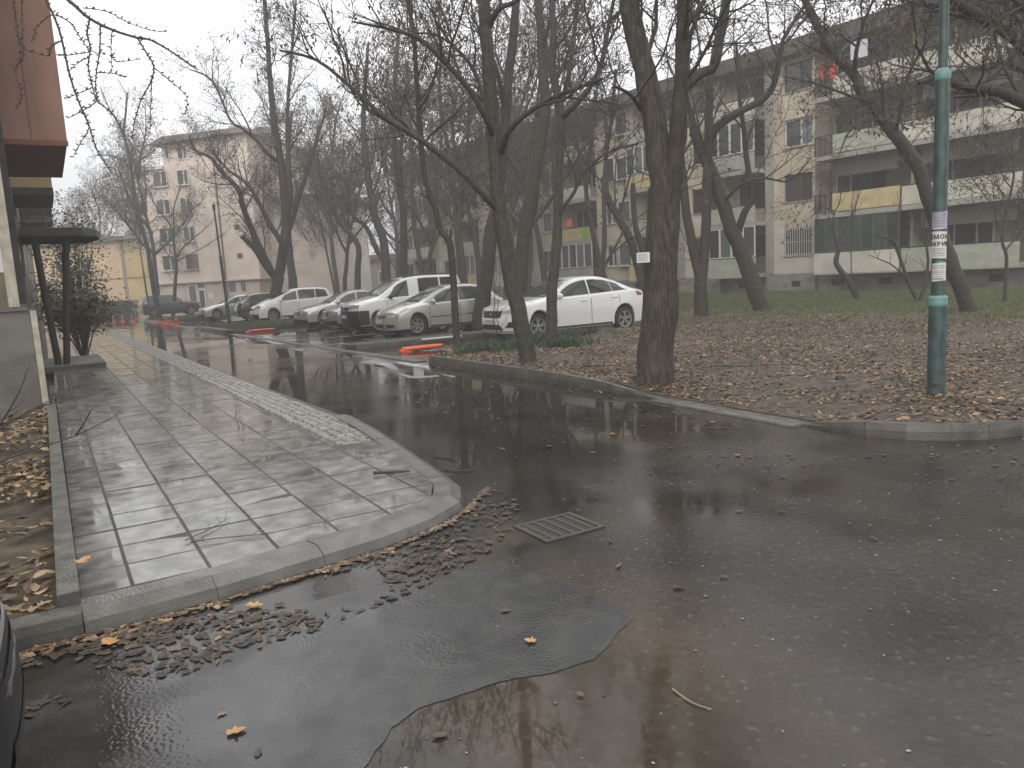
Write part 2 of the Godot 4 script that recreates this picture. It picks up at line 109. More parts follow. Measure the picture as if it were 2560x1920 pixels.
const OVERHANG := [
	[0.022, 0.008, [Vector3(-3.35, 3.94, -5.28), Vector3(-2.98, 3.73, -5.28), Vector3(-2.73, 3.53, -5.28), Vector3(-2.61, 3.41, -5.28), Vector3(-2.47, 3.33, -5.28), Vector3(-2.31, 3.27, -5.28), Vector3(-2.22, 3.25, -5.28), Vector3(-2.08, 3.16, -5.28), Vector3(-1.94, 3.05, -5.28)]],
	[0.010, 0.004, [Vector3(-2.36, 3.31, -5.39), Vector3(-2.31, 3.21, -5.39), Vector3(-2.27, 3.12, -5.39), Vector3(-2.30, 3.02, -5.39), Vector3(-2.38, 2.91, -5.39), Vector3(-2.44, 2.77, -5.39), Vector3(-2.47, 2.66, -5.39)]],
	[0.006, 0.003, [Vector3(-2.25, 3.10, -5.33), Vector3(-2.14, 3.00, -5.33), Vector3(-2.05, 2.90, -5.33), Vector3(-2.07, 2.79, -5.33)]],
	[0.006, 0.003, [Vector3(-2.30, 3.06, -5.41), Vector3(-2.33, 2.86, -5.41), Vector3(-2.35, 2.72, -5.41)]],
	[0.010, 0.004, [Vector3(-2.67, 3.45, -5.42), Vector3(-2.70, 3.36, -5.42), Vector3(-2.69, 3.27, -5.42), Vector3(-2.72, 3.15, -5.42), Vector3(-2.71, 3.05, -5.42), Vector3(-2.69, 2.93, -5.42), Vector3(-2.61, 2.85, -5.42), Vector3(-2.55, 2.75, -5.42)]],
	[0.008, 0.004, [Vector3(-2.51, 3.34, -5.22), Vector3(-2.53, 3.20, -5.22), Vector3(-2.57, 3.06, -5.22), Vector3(-2.59, 2.95, -5.22), Vector3(-2.59, 2.88, -5.22), Vector3(-2.67, 2.83, -5.22), Vector3(-2.79, 2.78, -5.22)]],
	[0.006, 0.003, [Vector3(-2.43, 3.29, -5.20), Vector3(-2.45, 3.19, -5.20), Vector3(-2.46, 3.05, -5.20)]],
	[0.005, 0.003, [Vector3(-2.58, 3.24, -5.49), Vector3(-2.56, 3.19, -5.49), Vector3(-2.39, 3.20, -5.49)]],
	[0.005, 0.003, [Vector3(-2.60, 3.07, -5.29), Vector3(-2.49, 3.06, -5.29), Vector3(-2.42, 3.03, -5.29)]],
	[0.014, 0.006, [Vector3(-2.93, 3.73, -5.28), Vector3(-2.86, 3.51, -5.28), Vector3(-2.83, 3.43, -5.28), Vector3(-2.80, 3.30, -5.28), Vector3(-2.78, 3.09, -5.28), Vector3(-2.75, 2.93, -5.28), Vector3(-2.72, 2.83, -5.28), Vector3(-2.69, 2.73, -5.28), Vector3(-2.66, 2.58, -5.28), Vector3(-2.58, 2.43, -5.28)]],
	[0.007, 0.003, [Vector3(-2.87, 2.91, -5.55), Vector3(-2.83, 2.79, -5.55), Vector3(-2.90, 2.69, -5.55), Vector3(-2.97, 2.59, -5.55)]],
	[0.008, 0.003, [Vector3(-2.86, 3.47, -5.36), Vector3(-2.77, 3.41, -5.36), Vector3(-2.72, 3.32, -5.36), Vector3(-2.66, 3.23, -5.36), Vector3(-2.56, 3.20, -5.36)]],
	[0.006, 0.003, [Vector3(-2.74, 3.26, -5.49), Vector3(-2.86, 3.25, -5.49), Vector3(-2.94, 3.25, -5.49)]],
	[0.006, 0.003, [Vector3(-2.69, 3.19, -5.37), Vector3(-2.76, 3.16, -5.37), Vector3(-2.83, 3.11, -5.37)]],
	[0.006, 0.003, [Vector3(-2.72, 3.01, -5.42), Vector3(-2.81, 2.98, -5.42), Vector3(-2.91, 2.95, -5.42)]],
	[0.006, 0.003, [Vector3(-2.62, 3.46, -5.25), Vector3(-2.47, 3.43, -5.25), Vector3(-2.35, 3.36, -5.25), Vector3(-2.20, 3.30, -5.25), Vector3(-2.10, 3.29, -5.25)]],
	[0.010, 0.004, [Vector3(-3.21, 3.76, -5.42), Vector3(-3.16, 3.59, -5.42), Vector3(-3.16, 3.40, -5.42), Vector3(-3.14, 3.25, -5.42), Vector3(-3.21, 3.15, -5.42), Vector3(-3.19, 3.03, -5.42), Vector3(-3.20, 2.96, -5.42), Vector3(-3.24, 2.90, -5.42)]],
	[0.007, 0.003, [Vector3(-3.14, 3.69, -5.50), Vector3(-3.17, 3.46, -5.50), Vector3(-3.19, 3.28, -5.50)]],
	[0.006, 0.003, [Vector3(-2.91, 3.47, -5.38), Vector3(-3.00, 3.41, -5.38), Vector3(-3.05, 3.31, -5.38)]],
	[0.006, 0.003, [Vector3(-2.91, 3.33, -5.46), Vector3(-2.98, 3.29, -5.46), Vector3(-3.00, 3.24, -5.46), Vector3(-3.15, 3.29, -5.46)]],
]

const TURN := 0.53669   # heading of the street (30.75 degrees)

var rng := RandomNumberGenerator.new()
var used := {}
var m := {}

class MB:
	var v := PackedVector3Array()
	var n := PackedVector3Array()
	var c := PackedColorArray()
	var uv := PackedVector2Array()
	var i := PackedInt32Array()
	func quad(a: Vector3, b: Vector3, d: Vector3, e: Vector3) -> void:
		var k := v.size()
		v.append(a); v.append(b); v.append(d); v.append(e)
		i.append_array([k, k + 2, k + 1, k, k + 3, k + 2])
	func tri(a: Vector3, b: Vector3, d: Vector3) -> void:
		var k := v.size()
		v.append(a); v.append(b); v.append(d)
		i.append_array([k, k + 2, k + 1])
	func hexa(p: Array) -> void:   # p: 4 bottom corners (counterclockwise from above), then 4 top corners
		var k := v.size()
		for q in p: v.append(q)
		for f in [[0, 3, 2, 1], [4, 5, 6, 7], [0, 1, 5, 4], [1, 2, 6, 5], [2, 3, 7, 6], [3, 0, 4, 7]]:
			i.append_array([k + f[0], k + f[2], k + f[1], k + f[0], k + f[3], k + f[2]])
	func box(lo: Vector3, hi: Vector3) -> void:
		hexa([Vector3(lo.x, lo.y, hi.z), Vector3(hi.x, lo.y, hi.z), Vector3(hi.x, lo.y, lo.z), Vector3(lo.x, lo.y, lo.z),
			Vector3(lo.x, hi.y, hi.z), Vector3(hi.x, hi.y, hi.z), Vector3(hi.x, hi.y, lo.z), Vector3(lo.x, hi.y, lo.z)])
	func prism(poly: PackedVector2Array, y0: float, y1: float, bevel := 0.0) -> void:   # polygon in x, z
		var cw := Geometry2D.is_polygon_clockwise(poly)
		var p := poly.duplicate()
		if cw: p.reverse()
		var mid := Vector2.ZERO
		for q in p: mid += q / p.size()
		var cnt := p.size()
		var k := v.size()
		for q in p: v.append(Vector3(q.x, y0, q.y))
		for q in p: v.append(Vector3(q.x, y1 - bevel, q.y))
		for q in p:
			var w := q + (mid - q).normalized() * bevel * 1.4
			v.append(Vector3(w.x, y1, w.y))
		for j in cnt:
			var e := (j + 1) % cnt
			for r in [0, 1]:
				var a: int = k + r * cnt
				i.append_array([a + j, a + e, a + cnt + e, a + j, a + cnt + e, a + cnt + j])
		var ids := Geometry2D.triangulate_polygon(p)
		for j in range(0, ids.size(), 3):
			i.append_array([k + 2 * cnt + ids[j], k + 2 * cnt + ids[j + 1], k + 2 * cnt + ids[j + 2]])
	func tube(p: PackedVector3Array, r: PackedFloat32Array, sides: int, lump := 0.0) -> void:
		var cnt := p.size()
		var t0 := (p[1] - p[0]).normalized()
		var side := t0.cross(Vector3(0.31, 0.2, 0.93)).normalized()
		var k := v.size()
		for j in cnt:
			var t := (p[mini(j + 1, cnt - 1)] - p[maxi(j - 1, 0)]).normalized()
			side = (side - t * side.dot(t)).normalized()
			var up := side.cross(t)
			for s in sides:
				var a := TAU * s / sides
				var d := side * cos(a) + up * sin(a)
				var rr := r[j]
				if lump > 0.0: rr *= 1.0 + lump * (sin(a * 3.0 + j * 0.7) * 0.6 + sin(a * 5.0 - j * 1.3) * 0.5)
				v.append(p[j] + d * rr)
				n.append(d)
		for j in cnt - 1:
			for s in sides:
				var e := (s + 1) % sides
				var a := k + j * sides
				i.append_array([a + s, a + sides + e, a + sides + s, a + s, a + e, a + sides + e])
	func lathe(prof: PackedVector2Array, sides: int, at := Vector3.ZERO, axis := Vector3.UP) -> void:   # prof: radius, height along the axis
		var q := Quaternion(Vector3.UP, axis)
		var k := v.size()
		for j in prof.size():
			for s in sides:
				var a := TAU * s / sides
				v.append(at + q * Vector3(cos(a) * prof[j].x, prof[j].y, sin(a) * prof[j].x))
		for j in prof.size() - 1:
			for s in sides:
				var e := (s + 1) % sides
				var a := k + j * sides
				i.append_array([a + s, a + e, a + sides + e, a + s, a + sides + e, a + sides + s])
	func smooth() -> void:
		n.resize(v.size()); n.fill(Vector3.ZERO)
		for j in range(0, i.size(), 3):
			var f := (v[i[j + 2]] - v[i[j]]).cross(v[i[j + 1]] - v[i[j]])
			n[i[j]] += f; n[i[j + 1]] += f; n[i[j + 2]] += f
		for j in n.size(): n[j] = n[j].normalized()
	func mesh() -> ArrayMesh:
		var a := []
		a.resize(Mesh.ARRAY_MAX)
		a[Mesh.ARRAY_VERTEX] = v
		if n.size() == v.size(): a[Mesh.ARRAY_NORMAL] = n
		if c.size() == v.size(): a[Mesh.ARRAY_COLOR] = c
		if uv.size() == v.size(): a[Mesh.ARRAY_TEX_UV] = uv
		a[Mesh.ARRAY_INDEX] = i
		var am := ArrayMesh.new()
		am.add_surface_from_arrays(Mesh.PRIMITIVE_TRIANGLES, a)
		return am

func W(s: float, t: float, y := 0.0) -> Vector3:
	return Vector3(-0.5113 * s + 0.8594 * t, y, -0.8594 * s - 0.5113 * t)

func numbered(called: String) -> String:
	used[called] = used.get(called, -1) + 1
	return called if used[called] == 0 else "%s_%03d" % [called, used[called]]

func part(called: String, mb, material: Material, parent: Node3D) -> MeshInstance3D:
	var o := MeshInstance3D.new()
	o.name = numbered(called) if parent == self else called
	o.mesh = mb.mesh() if mb is MB else mb
	o.material_override = material
	parent.add_child(o, true)
	return o

func tag(o: Node, label: String, category: String, group := "") -> Node:
	o.set_meta("label", label); o.set_meta("category", category)
	if group: o.set_meta("group", group)
	return o

func thing(called: String, label: String, category: String, at := Vector3.ZERO, turn := 0.0, group := "") -> Node3D:
	var o := Node3D.new()
	o.name = numbered(called)
	add_child(o)
	o.position = at; o.rotation.y = turn
	tag(o, label, category, group)
	return o

func struct(o: Node) -> Node:
	o.set_meta("kind", "structure")
	return o

func stuff(o: Node) -> Node:
	o.set_meta("kind", "stuff")
	return o

func copy(src: Node3D, at: Vector3, turn: float, label := "", size := 1.0) -> Node3D:
	var called := src.name.rstrip("0123456789").rstrip("_")
	var o: Node3D = src.duplicate()
	o.name = numbered(called)
	add_child(o)
	o.position = at; o.rotation.y = turn; o.scale = Vector3.ONE * size
	if label: o.set_meta("label", label)
	return o

func lin(r: float, g: float, b: float) -> Color:
	return Color(r, g, b).linear_to_srgb()

func noise(sd: int, freq: float, oct := 4, kind := FastNoiseLite.TYPE_SIMPLEX_SMOOTH) -> FastNoiseLite:
	var f := FastNoiseLite.new()
	f.seed = sd; f.frequency = freq; f.noise_type = kind
	f.fractal_octaves = oct
	return f

func tex(sd: int, freq: float, a: Color, b: Color, size := 256, oct := 4, lo := 0.2, hi := 0.8) -> NoiseTexture2D:
	var t := NoiseTexture2D.new()
	t.width = size; t.height = size; t.seamless = true
	t.noise = noise(sd, freq, oct)
	var g := Gradient.new()
	g.offsets = PackedFloat32Array([lo, hi]); g.colors = PackedColorArray([a, b])
	t.color_ramp = g
	return t

func flat(r: float, g: float, b: float, rough := 0.8, metal := 0.0) -> StandardMaterial3D:
	var k := StandardMaterial3D.new()
	k.albedo_color = lin(r, g, b); k.roughness = rough; k.metallic = metal
	return k

func rough_stuff(a: Color, b: Color, sd: int, freq: float, tile: Vector3, rough: float, bump := 0.0, bump_sd := 0, bump_freq := 0.05) -> StandardMaterial3D:
	var k := StandardMaterial3D.new()
	k.albedo_texture = tex(sd, freq, a.linear_to_srgb(), b.linear_to_srgb())
	k.roughness = rough
	k.uv1_triplanar = true; k.uv1_world_triplanar = true
	k.uv1_scale = Vector3(1.0 / tile.x, 1.0 / tile.y, 1.0 / tile.z)
	if bump > 0.0:
		k.heightmap_enabled = true
		k.heightmap_texture = tex(bump_sd, bump_freq, Color.BLACK, Color.WHITE, 256, 4, 0.1, 0.9)
		k.heightmap_scale = bump
	return k

func grid_patch(mb: MB, f: Callable, nu: int, nv: int) -> void:
	var k := mb.v.size()
	for b in nv + 1:
		for a in nu + 1:
			mb.v.append(f.call(float(a) / nu, float(b) / nv))
	for b in nv:
		for a in nu:
			var q := k + b * (nu + 1) + a
			mb.i.append_array([q, q + nu + 2, q + 1, q, q + nu + 1, q + nu + 2])

func at_x(line: Array, x: float) -> float:
	for j in line.size() - 1:
		if x <= line[j + 1].x:
			var f: float = clampf((x - line[j].x) / maxf(line[j + 1].x - line[j].x, 1e-6), 0.0, 1.0)
			return lerpf(line[j].y, line[j + 1].y, f)
	return line[-1].y

func soft(line: Array, x: float, w := 0.09) -> float:
	return (at_x(line, x - w) + at_x(line, x - w * 0.5) + at_x(line, x) + at_x(line, x + w * 0.5) + at_x(line, x + w)) / 5.0

func _ready() -> void:
	rng.seed = 11
	# camera, sky, sun, air
	var cam := Camera3D.new()
	cam.name = "camera"
	cam.fov = 53.07
	cam.near = 0.05; cam.far = 600.0
	add_child(cam)
	var pitch := deg_to_rad(7.917)
	var roll := deg_to_rad(3.148)
	cam.position = Vector3(0, 1.6, 0)
	cam.basis = Basis(Vector3.RIGHT, -pitch) * Basis(Vector3(0, 0, 1), -roll)
	cam.current = true
	var sky_mat := ProceduralSkyMaterial.new()
	# an overcast sky, brighter overhead than at the horizon
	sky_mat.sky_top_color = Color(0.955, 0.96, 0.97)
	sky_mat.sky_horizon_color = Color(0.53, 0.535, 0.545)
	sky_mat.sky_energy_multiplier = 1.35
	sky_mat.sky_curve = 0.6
	sky_mat.ground_bottom_color = Color(0.3, 0.29, 0.28)
	sky_mat.ground_horizon_color = Color(0.6, 0.6, 0.6)
	sky_mat.sky_cover = tex(19, 0.008, Color.BLACK, Color(0.16, 0.16, 0.16), 512, 4)
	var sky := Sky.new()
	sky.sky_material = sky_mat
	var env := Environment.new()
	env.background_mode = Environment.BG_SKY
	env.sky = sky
	env.background_energy_multiplier = 1.0
	env.tonemap_mode = Environment.TONE_MAPPER_LINEAR
	env.tonemap_exposure = 1.7
	env.fog_enabled = true
	env.fog_density = 0.0034
	env.fog_light_color = Color(0.93, 0.93, 0.93)
	env.sdfgi_enabled = true; env.ssao_enabled = true; env.ssil_enabled = true
	var we := WorldEnvironment.new()
	we.name = "environment"
	we.environment = env
	add_child(we)
	var sun := DirectionalLight3D.new()
	sun.name = "sun"
	sun.light_energy = 0.5
	sun.light_angular_distance = 70.0
	sun.light_color = Color(1.0, 0.98, 0.95)
	sun.rotation_degrees = Vector3(-34, -12, 0)
	sun.shadow_enabled = true
	add_child(sun)

	materials()
	ground_and_road()
	pavement()
	kerbs()
	apartment_block()
	left_block()
	far_buildings()
	trees()
	cars()
	street_things()
	litter()

func materials() -> void:
	m.bark = rough_stuff(Color(0.018, 0.0155, 0.013), Color(0.062, 0.054, 0.046), 3, 0.03, Vector3(0.35, 1.5, 0.35), 0.75, 0.9, 4, 0.035)
	m.bark_grey = rough_stuff(Color(0.030, 0.027, 0.024), Color(0.078, 0.071, 0.064), 5, 0.03, Vector3(0.4, 1.4, 0.4), 0.8, 0.6, 6, 0.04)
	m.bark_moss = rough_stuff(Color(0.017, 0.0145, 0.0115), Color(0.075, 0.063, 0.048), 7, 0.025, Vector3(0.3, 1.8, 0.3), 0.75, 1.3, 8, 0.03)
	m.twig = flat(0.042, 0.037, 0.033, 0.7)
	m.twig_pale = flat(0.07, 0.064, 0.058, 0.75)
	m.seed = flat(0.075, 0.06, 0.048, 0.8)
	m.tile = []
	for k in 4:
		var tone: float = [0.15, 0.20, 0.17, 0.185][k]
		var tl := rough_stuff(Color(tone, tone * 0.985, tone * 0.94) * 0.62, Color(tone, tone, tone * 0.98) * 1.2, 20 + k, 0.03, Vector3(1.7, 1.7, 1.7), 0.13)
		tl.roughness_texture = tex(30 + k, 0.012, Color(0.03, 0.03, 0.03), Color(0.2, 0.2, 0.2), 256, 5)
		tl.roughness = 1.0
		tl.metallic_specular = 0.4
		m.tile.append(tl)
	m.joint = flat(0.03, 0.029, 0.026, 0.55)
	m.kerb = rough_stuff(Color(0.075, 0.075, 0.069), Color(0.145, 0.142, 0.132), 40, 0.02, Vector3(1.1, 1.1, 1.1), 0.3, 0.25, 41, 0.2)
	m.kerb_dark = rough_stuff(Color(0.045, 0.044, 0.040), Color(0.10, 0.097, 0.088), 42, 0.02, Vector3(1.3, 1.3, 1.3), 0.35, 0.25, 43, 0.2)
	m.cobble = []
	for k in 3:
		m.cobble.append(rough_stuff(Color(0.15, 0.147, 0.135), Color(0.30, 0.292, 0.27) * [1.0, 0.85, 1.15][k], 50 + k, 0.06, Vector3(0.5, 0.5, 0.5), 0.3, 0.6, 53, 0.08))
	m.soil = rough_stuff(Color(0.034, 0.025, 0.016), Color(0.098, 0.07, 0.043), 60, 0.03, Vector3(2.1, 2.1, 2.1), 0.7, 3.0, 61, 0.06)
	m.soil.vertex_color_use_as_albedo = true
	m.leaf = StandardMaterial3D.new()
	m.leaf.vertex_color_use_as_albedo = true
	m.leaf.roughness = 0.55
	m.grass = StandardMaterial3D.new()
	m.grass.vertex_color_use_as_albedo = true
	m.grass.roughness = 0.6
	m.orange = flat(0.66, 0.10, 0.03, 0.45)
	m.orange_dull = flat(0.42, 0.12, 0.05, 0.5)
	m.black = flat(0.012, 0.012, 0.013, 0.5)
	m.dark = flat(0.03, 0.03, 0.032, 0.6)
	m.teal = rough_stuff(Color(0.024, 0.046, 0.046), Color(0.050, 0.098, 0.103), 70, 0.03, Vector3(0.5, 1.6, 0.5), 0.45)
	m.teal_pale = flat(0.11, 0.24, 0.235, 0.45)
	m.iron = rough_stuff(Color(0.022, 0.018, 0.014), Color(0.085, 0.066, 0.046), 71, 0.05, Vector3(0.3, 0.3, 0.3), 0.45)
	m.paper = flat(0.55, 0.55, 0.56, 0.7)
	m.paper_lilac = flat(0.40, 0.38, 0.50, 0.7)
	m.ink = flat(0.02, 0.02, 0.02, 0.7)
	m.ink_grey = flat(0.12, 0.12, 0.14, 0.7)

func byte_noise(sd: int, per_m: Vector2, x0: float, z0: float, px: float, w: int, h: int, oct := 4) -> PackedByteArray:
	# noise laid out in world metres, so that neighbouring sheets continue each other
	var f := noise(sd, per_m.x * px, oct)
	f.offset = Vector3(x0 / px, z0 / px, 0)
	return f.get_image(w, h, false, false, false).get_data()

func asphalt(x0: float, z0: float, wide: float, deep: float, px: float, wetter: float, near: bool) -> StandardMaterial3D:
	var w := int(wide / px)
	var h := int(deep / px)
	var pud := byte_noise(101, Vector2(0.28, 0), x0, z0, px, w, h, 5)
	var mid := byte_noise(102, Vector2(0.9, 0), x0, z0, px, w, h, 4)
	var mud := byte_noise(103, Vector2(0.22, 0), x0, z0, px, w, h, 5)
	var grain := byte_noise(104, Vector2(14.0, 0), x0, z0, px, w, h, 3)
	var speck := byte_noise(105, Vector2(22.0, 0), x0, z0, px, w, h, 1)
	var col := PackedByteArray(); col.resize(w * h * 3)
	var rou := PackedByteArray(); rou.resize(w * h)
	var hei := PackedByteArray(); hei.resize(w * h)
	for j in h:
		var z := z0 + (j + 0.5) * px
		for q in w:
			var k := j * w + q
			var x := x0 + (q + 0.5) * px
			var wet := (pud[k] / 255.0 - 0.5) * 2.4 + 0.5 + wetter
			var coarse := 0.25
			if near:
				# the worn, gritty surfacing on the right hand of the crossing
				coarse = clampf((x * 0.75 + z * 0.28 + 1.55) * 1.6 + (mid[k] - 128) / 90.0, 0.12, 1.0)
				wet += 0.3 * (1.0 - coarse) - 0.06 * coarse
			wet = clampf((wet - 0.28) * 1.9, 0.0, 1.0)
			var gr := grain[k] / 255.0
			var br := (0.023 + 0.009 * coarse) * (0.35 + 1.3 * mid[k] / 255.0) * (0.75 + 0.5 * gr)
			var dirt := clampf((mud[k] / 255.0 - 0.47) * 4.5, 0.0, 1.0) * (0.45 + 0.55 * coarse)
			var r := br * (1.03 + 0.6 * dirt + 0.10 * coarse)
			var g := br * (0.97 + 0.33 * dirt)
			var b := br * (0.93 + 0.02 * dirt - 0.08 * coarse)
			if speck[k] > 222 - 6.0 * coarse:
				var lift := (speck[k] - 205) / 60.0 * coarse * (1.0 - 0.7 * wet)
				r += 0.11 * lift; g += 0.105 * lift; b += 0.095 * lift
			col[k * 3] = int(sqrt(r) * 255.0) if r < 1.0 else 255
			col[k * 3 + 1] = int(sqrt(g) * 255.0)
			col[k * 3 + 2] = int(sqrt(b) * 255.0)
			rou[k] = int(255.0 * (lerpf(0.15 + 0.10 * coarse, 0.03, wet) * (1.0 if near else 0.7) + 0.05 * gr * (1.0 - wet)))
			hei[k] = int(255.0 * clampf((gr * 0.6 + speck[k] / 640.0) * (1.0 - 0.96 * wet) + 0.4 * wet, 0.0, 1.0))
	var k := StandardMaterial3D.new()
	k.albedo_texture = ImageTexture.create_from_image(Image.create_from_data(w, h, false, Image.FORMAT_RGB8, col))
	k.roughness_texture = ImageTexture.create_from_image(Image.create_from_data(w, h, false, Image.FORMAT_L8, rou))
	k.roughness_texture_channel = BaseMaterial3D.TEXTURE_CHANNEL_RED
	k.roughness = 1.0
	k.metallic_specular = 0.35
	k.heightmap_enabled = true
	k.heightmap_texture = ImageTexture.create_from_image(Image.create_from_data(w, h, false, Image.FORMAT_L8, hei))
	k.heightmap_scale = 0.12 if near else 0.06
	k.texture_repeat = false
	return k

func sheet(called: String, x0: float, z0: float, wide: float, deep: float, y: float, mt: Material) -> MeshInstance3D:
	var mb := MB.new()
	mb.quad(Vector3(x0, y, z0 + deep), Vector3(x0 + wide, y, z0 + deep), Vector3(x0 + wide, y, z0), Vector3(x0, y, z0))
	mb.uv = PackedVector2Array([Vector2(0, 1), Vector2(1, 1), Vector2(1, 0), Vector2(0, 0)])
	return part(called, mb, mt, self)

func kerb_t(s: float) -> float:
	return at_x([Vector2(3.33, 7.1), Vector2(3.51, 6.62), Vector2(3.83, 6.33), Vector2(4.31, 6.14), Vector2(4.78, 6.2), Vector2(7.14, 6.32), Vector2(13.9, 6.3), Vector2(14.5, 7.0), Vector2(15.6, 9.5)], s)

func lawn_share(s: float, t: float) -> float:   # 0 leaf litter on soil, 1 grass
	return clampf((t - 17.5 + 1.2 * sin(s * 0.9) + 0.8 * sin(s * 2.3 + t)) / 4.5, 0.0, 1.0)

func hump(s: float, t: float) -> float:
	return 0.05 * sin(s * 0.8 + 1.0) * sin(t * 0.7) + 0.02 * sin(s * 2.1 + t * 1.7)

func park_y(s: float, t: float) -> float:
	var edge := clampf((t - kerb_t(clampf(s, 3.34, 15.5))) / 1.5, 0.0, 1.0)
	var low := clampf(2.2 - absf(s - 6.0) / 0.95, 0.0, 1.0) * (1.0 - edge)   # the kerb is dropped here
	return 0.13 + hump(s, t) * edge - 0.098 * low

func ground_and_road() -> void:
	var g := MB.new()
	g.quad(Vector3(-110, -0.02, 40), Vector3(80, -0.02, 40), Vector3(80, -0.02, -135), Vector3(-110, -0.02, -135))
	var gm := rough_stuff(Color(0.028, 0.026, 0.024), Color(0.055, 0.05, 0.045), 9, 0.03, Vector3(3, 3, 3), 0.4)
	struct(tag(part("ground", g, gm, self), "dark wet ground reaching to the misty horizon", "ground"))
	struct(tag(sheet("crossing_road", -4.5, -9.5, 13.0, 9.6, 0.0, asphalt(-4.5, -9.5, 13.0, 9.6, 0.0075, -0.03, true)), "wet patched asphalt of the crossing in the foreground", "road"))
	struct(tag(sheet("street", -40.0, -74.0, 60.0, 64.5, 0.0, asphalt(-40.0, -74.0, 60.0, 64.5, 0.04, 0.2, false)), "wet narrow asphalt street mirroring trees and building", "road"))
	# the newer, smoother strip of asphalt laid over the crossing
	var pp := PackedVector2Array()
	for q in [[-2.02, -2.05], [-2.25, -2.85], [-1.95, -3.3], [-1.35, -3.62], [-0.7, -4.0], [-0.03, -4.2], [0.28, -3.78], [0.5, -3.38], [0.28, -3.02], [0.1, -2.93], [-0.12, -2.88], [-0.42, -2.72], [-0.5, -2.6], [-0.62, -2.2], [-0.9, -1.9]]:
		pp.append(Vector2(q[0], q[1]))
	var fine := PackedVector2Array()
	for j in pp.size():
		for f in 6:
			var a := pp[j].lerp(pp[(j + 1) % pp.size()], f / 6.0)
			fine.append(a + Vector2(rng.randf_range(-0.006, 0.006), rng.randf_range(-0.006, 0.006)))
	var pm := MB.new()
	pm.prism(fine, -0.01, 0.004)
	var pk := rough_stuff(Color(0.021, 0.021, 0.0205), Color(0.038, 0.037, 0.035), 12, 0.03, Vector3(1.6, 1.6, 1.6), 1.0, 0.12, 13, 0.3)
	pk.roughness_texture = tex(14, 0.010, Color(0.12, 0.12, 0.12), Color(0.38, 0.38, 0.38), 256, 4)
	struct(tag(part("road_patch", pm, pk, self), "smooth dark strip of newer asphalt in the foreground", "road patch"))
	# park soil on the right, with the lawn beyond it
	var pk2 := MB.new()
	var rows := 50
	var cols := 70
	for part_no in 2:
		for j in rows + 1:
			for q in cols + 1:
				var s: float
				var t: float
				if part_no == 0:
					s = lerpf(3.34, 15.7, float(j) / rows)
					var t0 := kerb_t(s) + 0.1
					t = t0 + pow(maxf(q - 1.0, 0.0) / (cols - 1.0), 2.0) * (48.0 - t0)
				else:
					s = lerpf(15.7, 78.0, pow(float(j) / rows, 1.3))
					t = lerpf(15.3, 48.0, float(q) / cols)
				var y := park_y(s, t) if part_no == 0 else 0.125 + hump(s, t)
				if q == 0: y = -0.05
				pk2.v.append(W(s, t, y))
				var lw := lawn_share(s, t)
				pk2.c.append(Color(1, 1, 1).lerp(Color(0.75, 1.25, 0.55), lw))
		var k0 := part_no * (rows + 1) * (cols + 1)
		for j in rows:
			for q in cols:
				var a := k0 + j * (cols + 1) + q
				pk2.i.append_array([a, a + cols + 2, a + 1, a, a + cols + 1, a + cols + 2])
	pk2.smooth()
	struct(tag(part("park_soil", pk2, m.soil, self), "bare wet soil of the tree strip right of the street", "soil"))
	# bed of soil in front of the left block
	var bed := MB.new()
	grid_patch(bed, func(a, b): return W(lerpf(4.35, 12.9, b), lerpf(-5.0, -0.12, a), 0.05 + 0.04 * sin(a * 9.0) * sin(b * 17.0)), 30, 30)
	for q in bed.v.size(): bed.c.append(Color(0.95, 1, 0.9))
	bed.smooth()
	struct(tag(part("planting_bed", bed, m.soil, self), "narrow soil bed full of leaves left of the pavement", "planting bed"))

# ---- pavement -----------------------------------------------------------------------------------------------------
func corner_line() -> Array:   # foot of the kerb round the pavement corner, as (s, t)
	return [Vector2(4.12, -0.02), Vector2(4.14, 0.5), Vector2(4.22, 0.98), Vector2(4.33, 1.62), Vector2(4.5, 2.06), Vector2(4.72, 2.36), Vector2(5.05, 2.54), Vector2(5.5, 2.62), Vector2(6.1, 2.71), Vector2(7.0, 2.84), Vector2(8.0, 2.97), Vector2(9.0, 3.06)]

func inward(line: Array, d: float) -> Array:
	var o := []
	for j in line.size():
		var a: Vector2 = line[maxi(j - 1, 0)]
		var b: Vector2 = line[mini(j + 1, line.size() - 1)]
		var dir := (b - a).normalized()
		o.append(line[j] + Vector2(dir.y, -dir.x) * d)
	return o

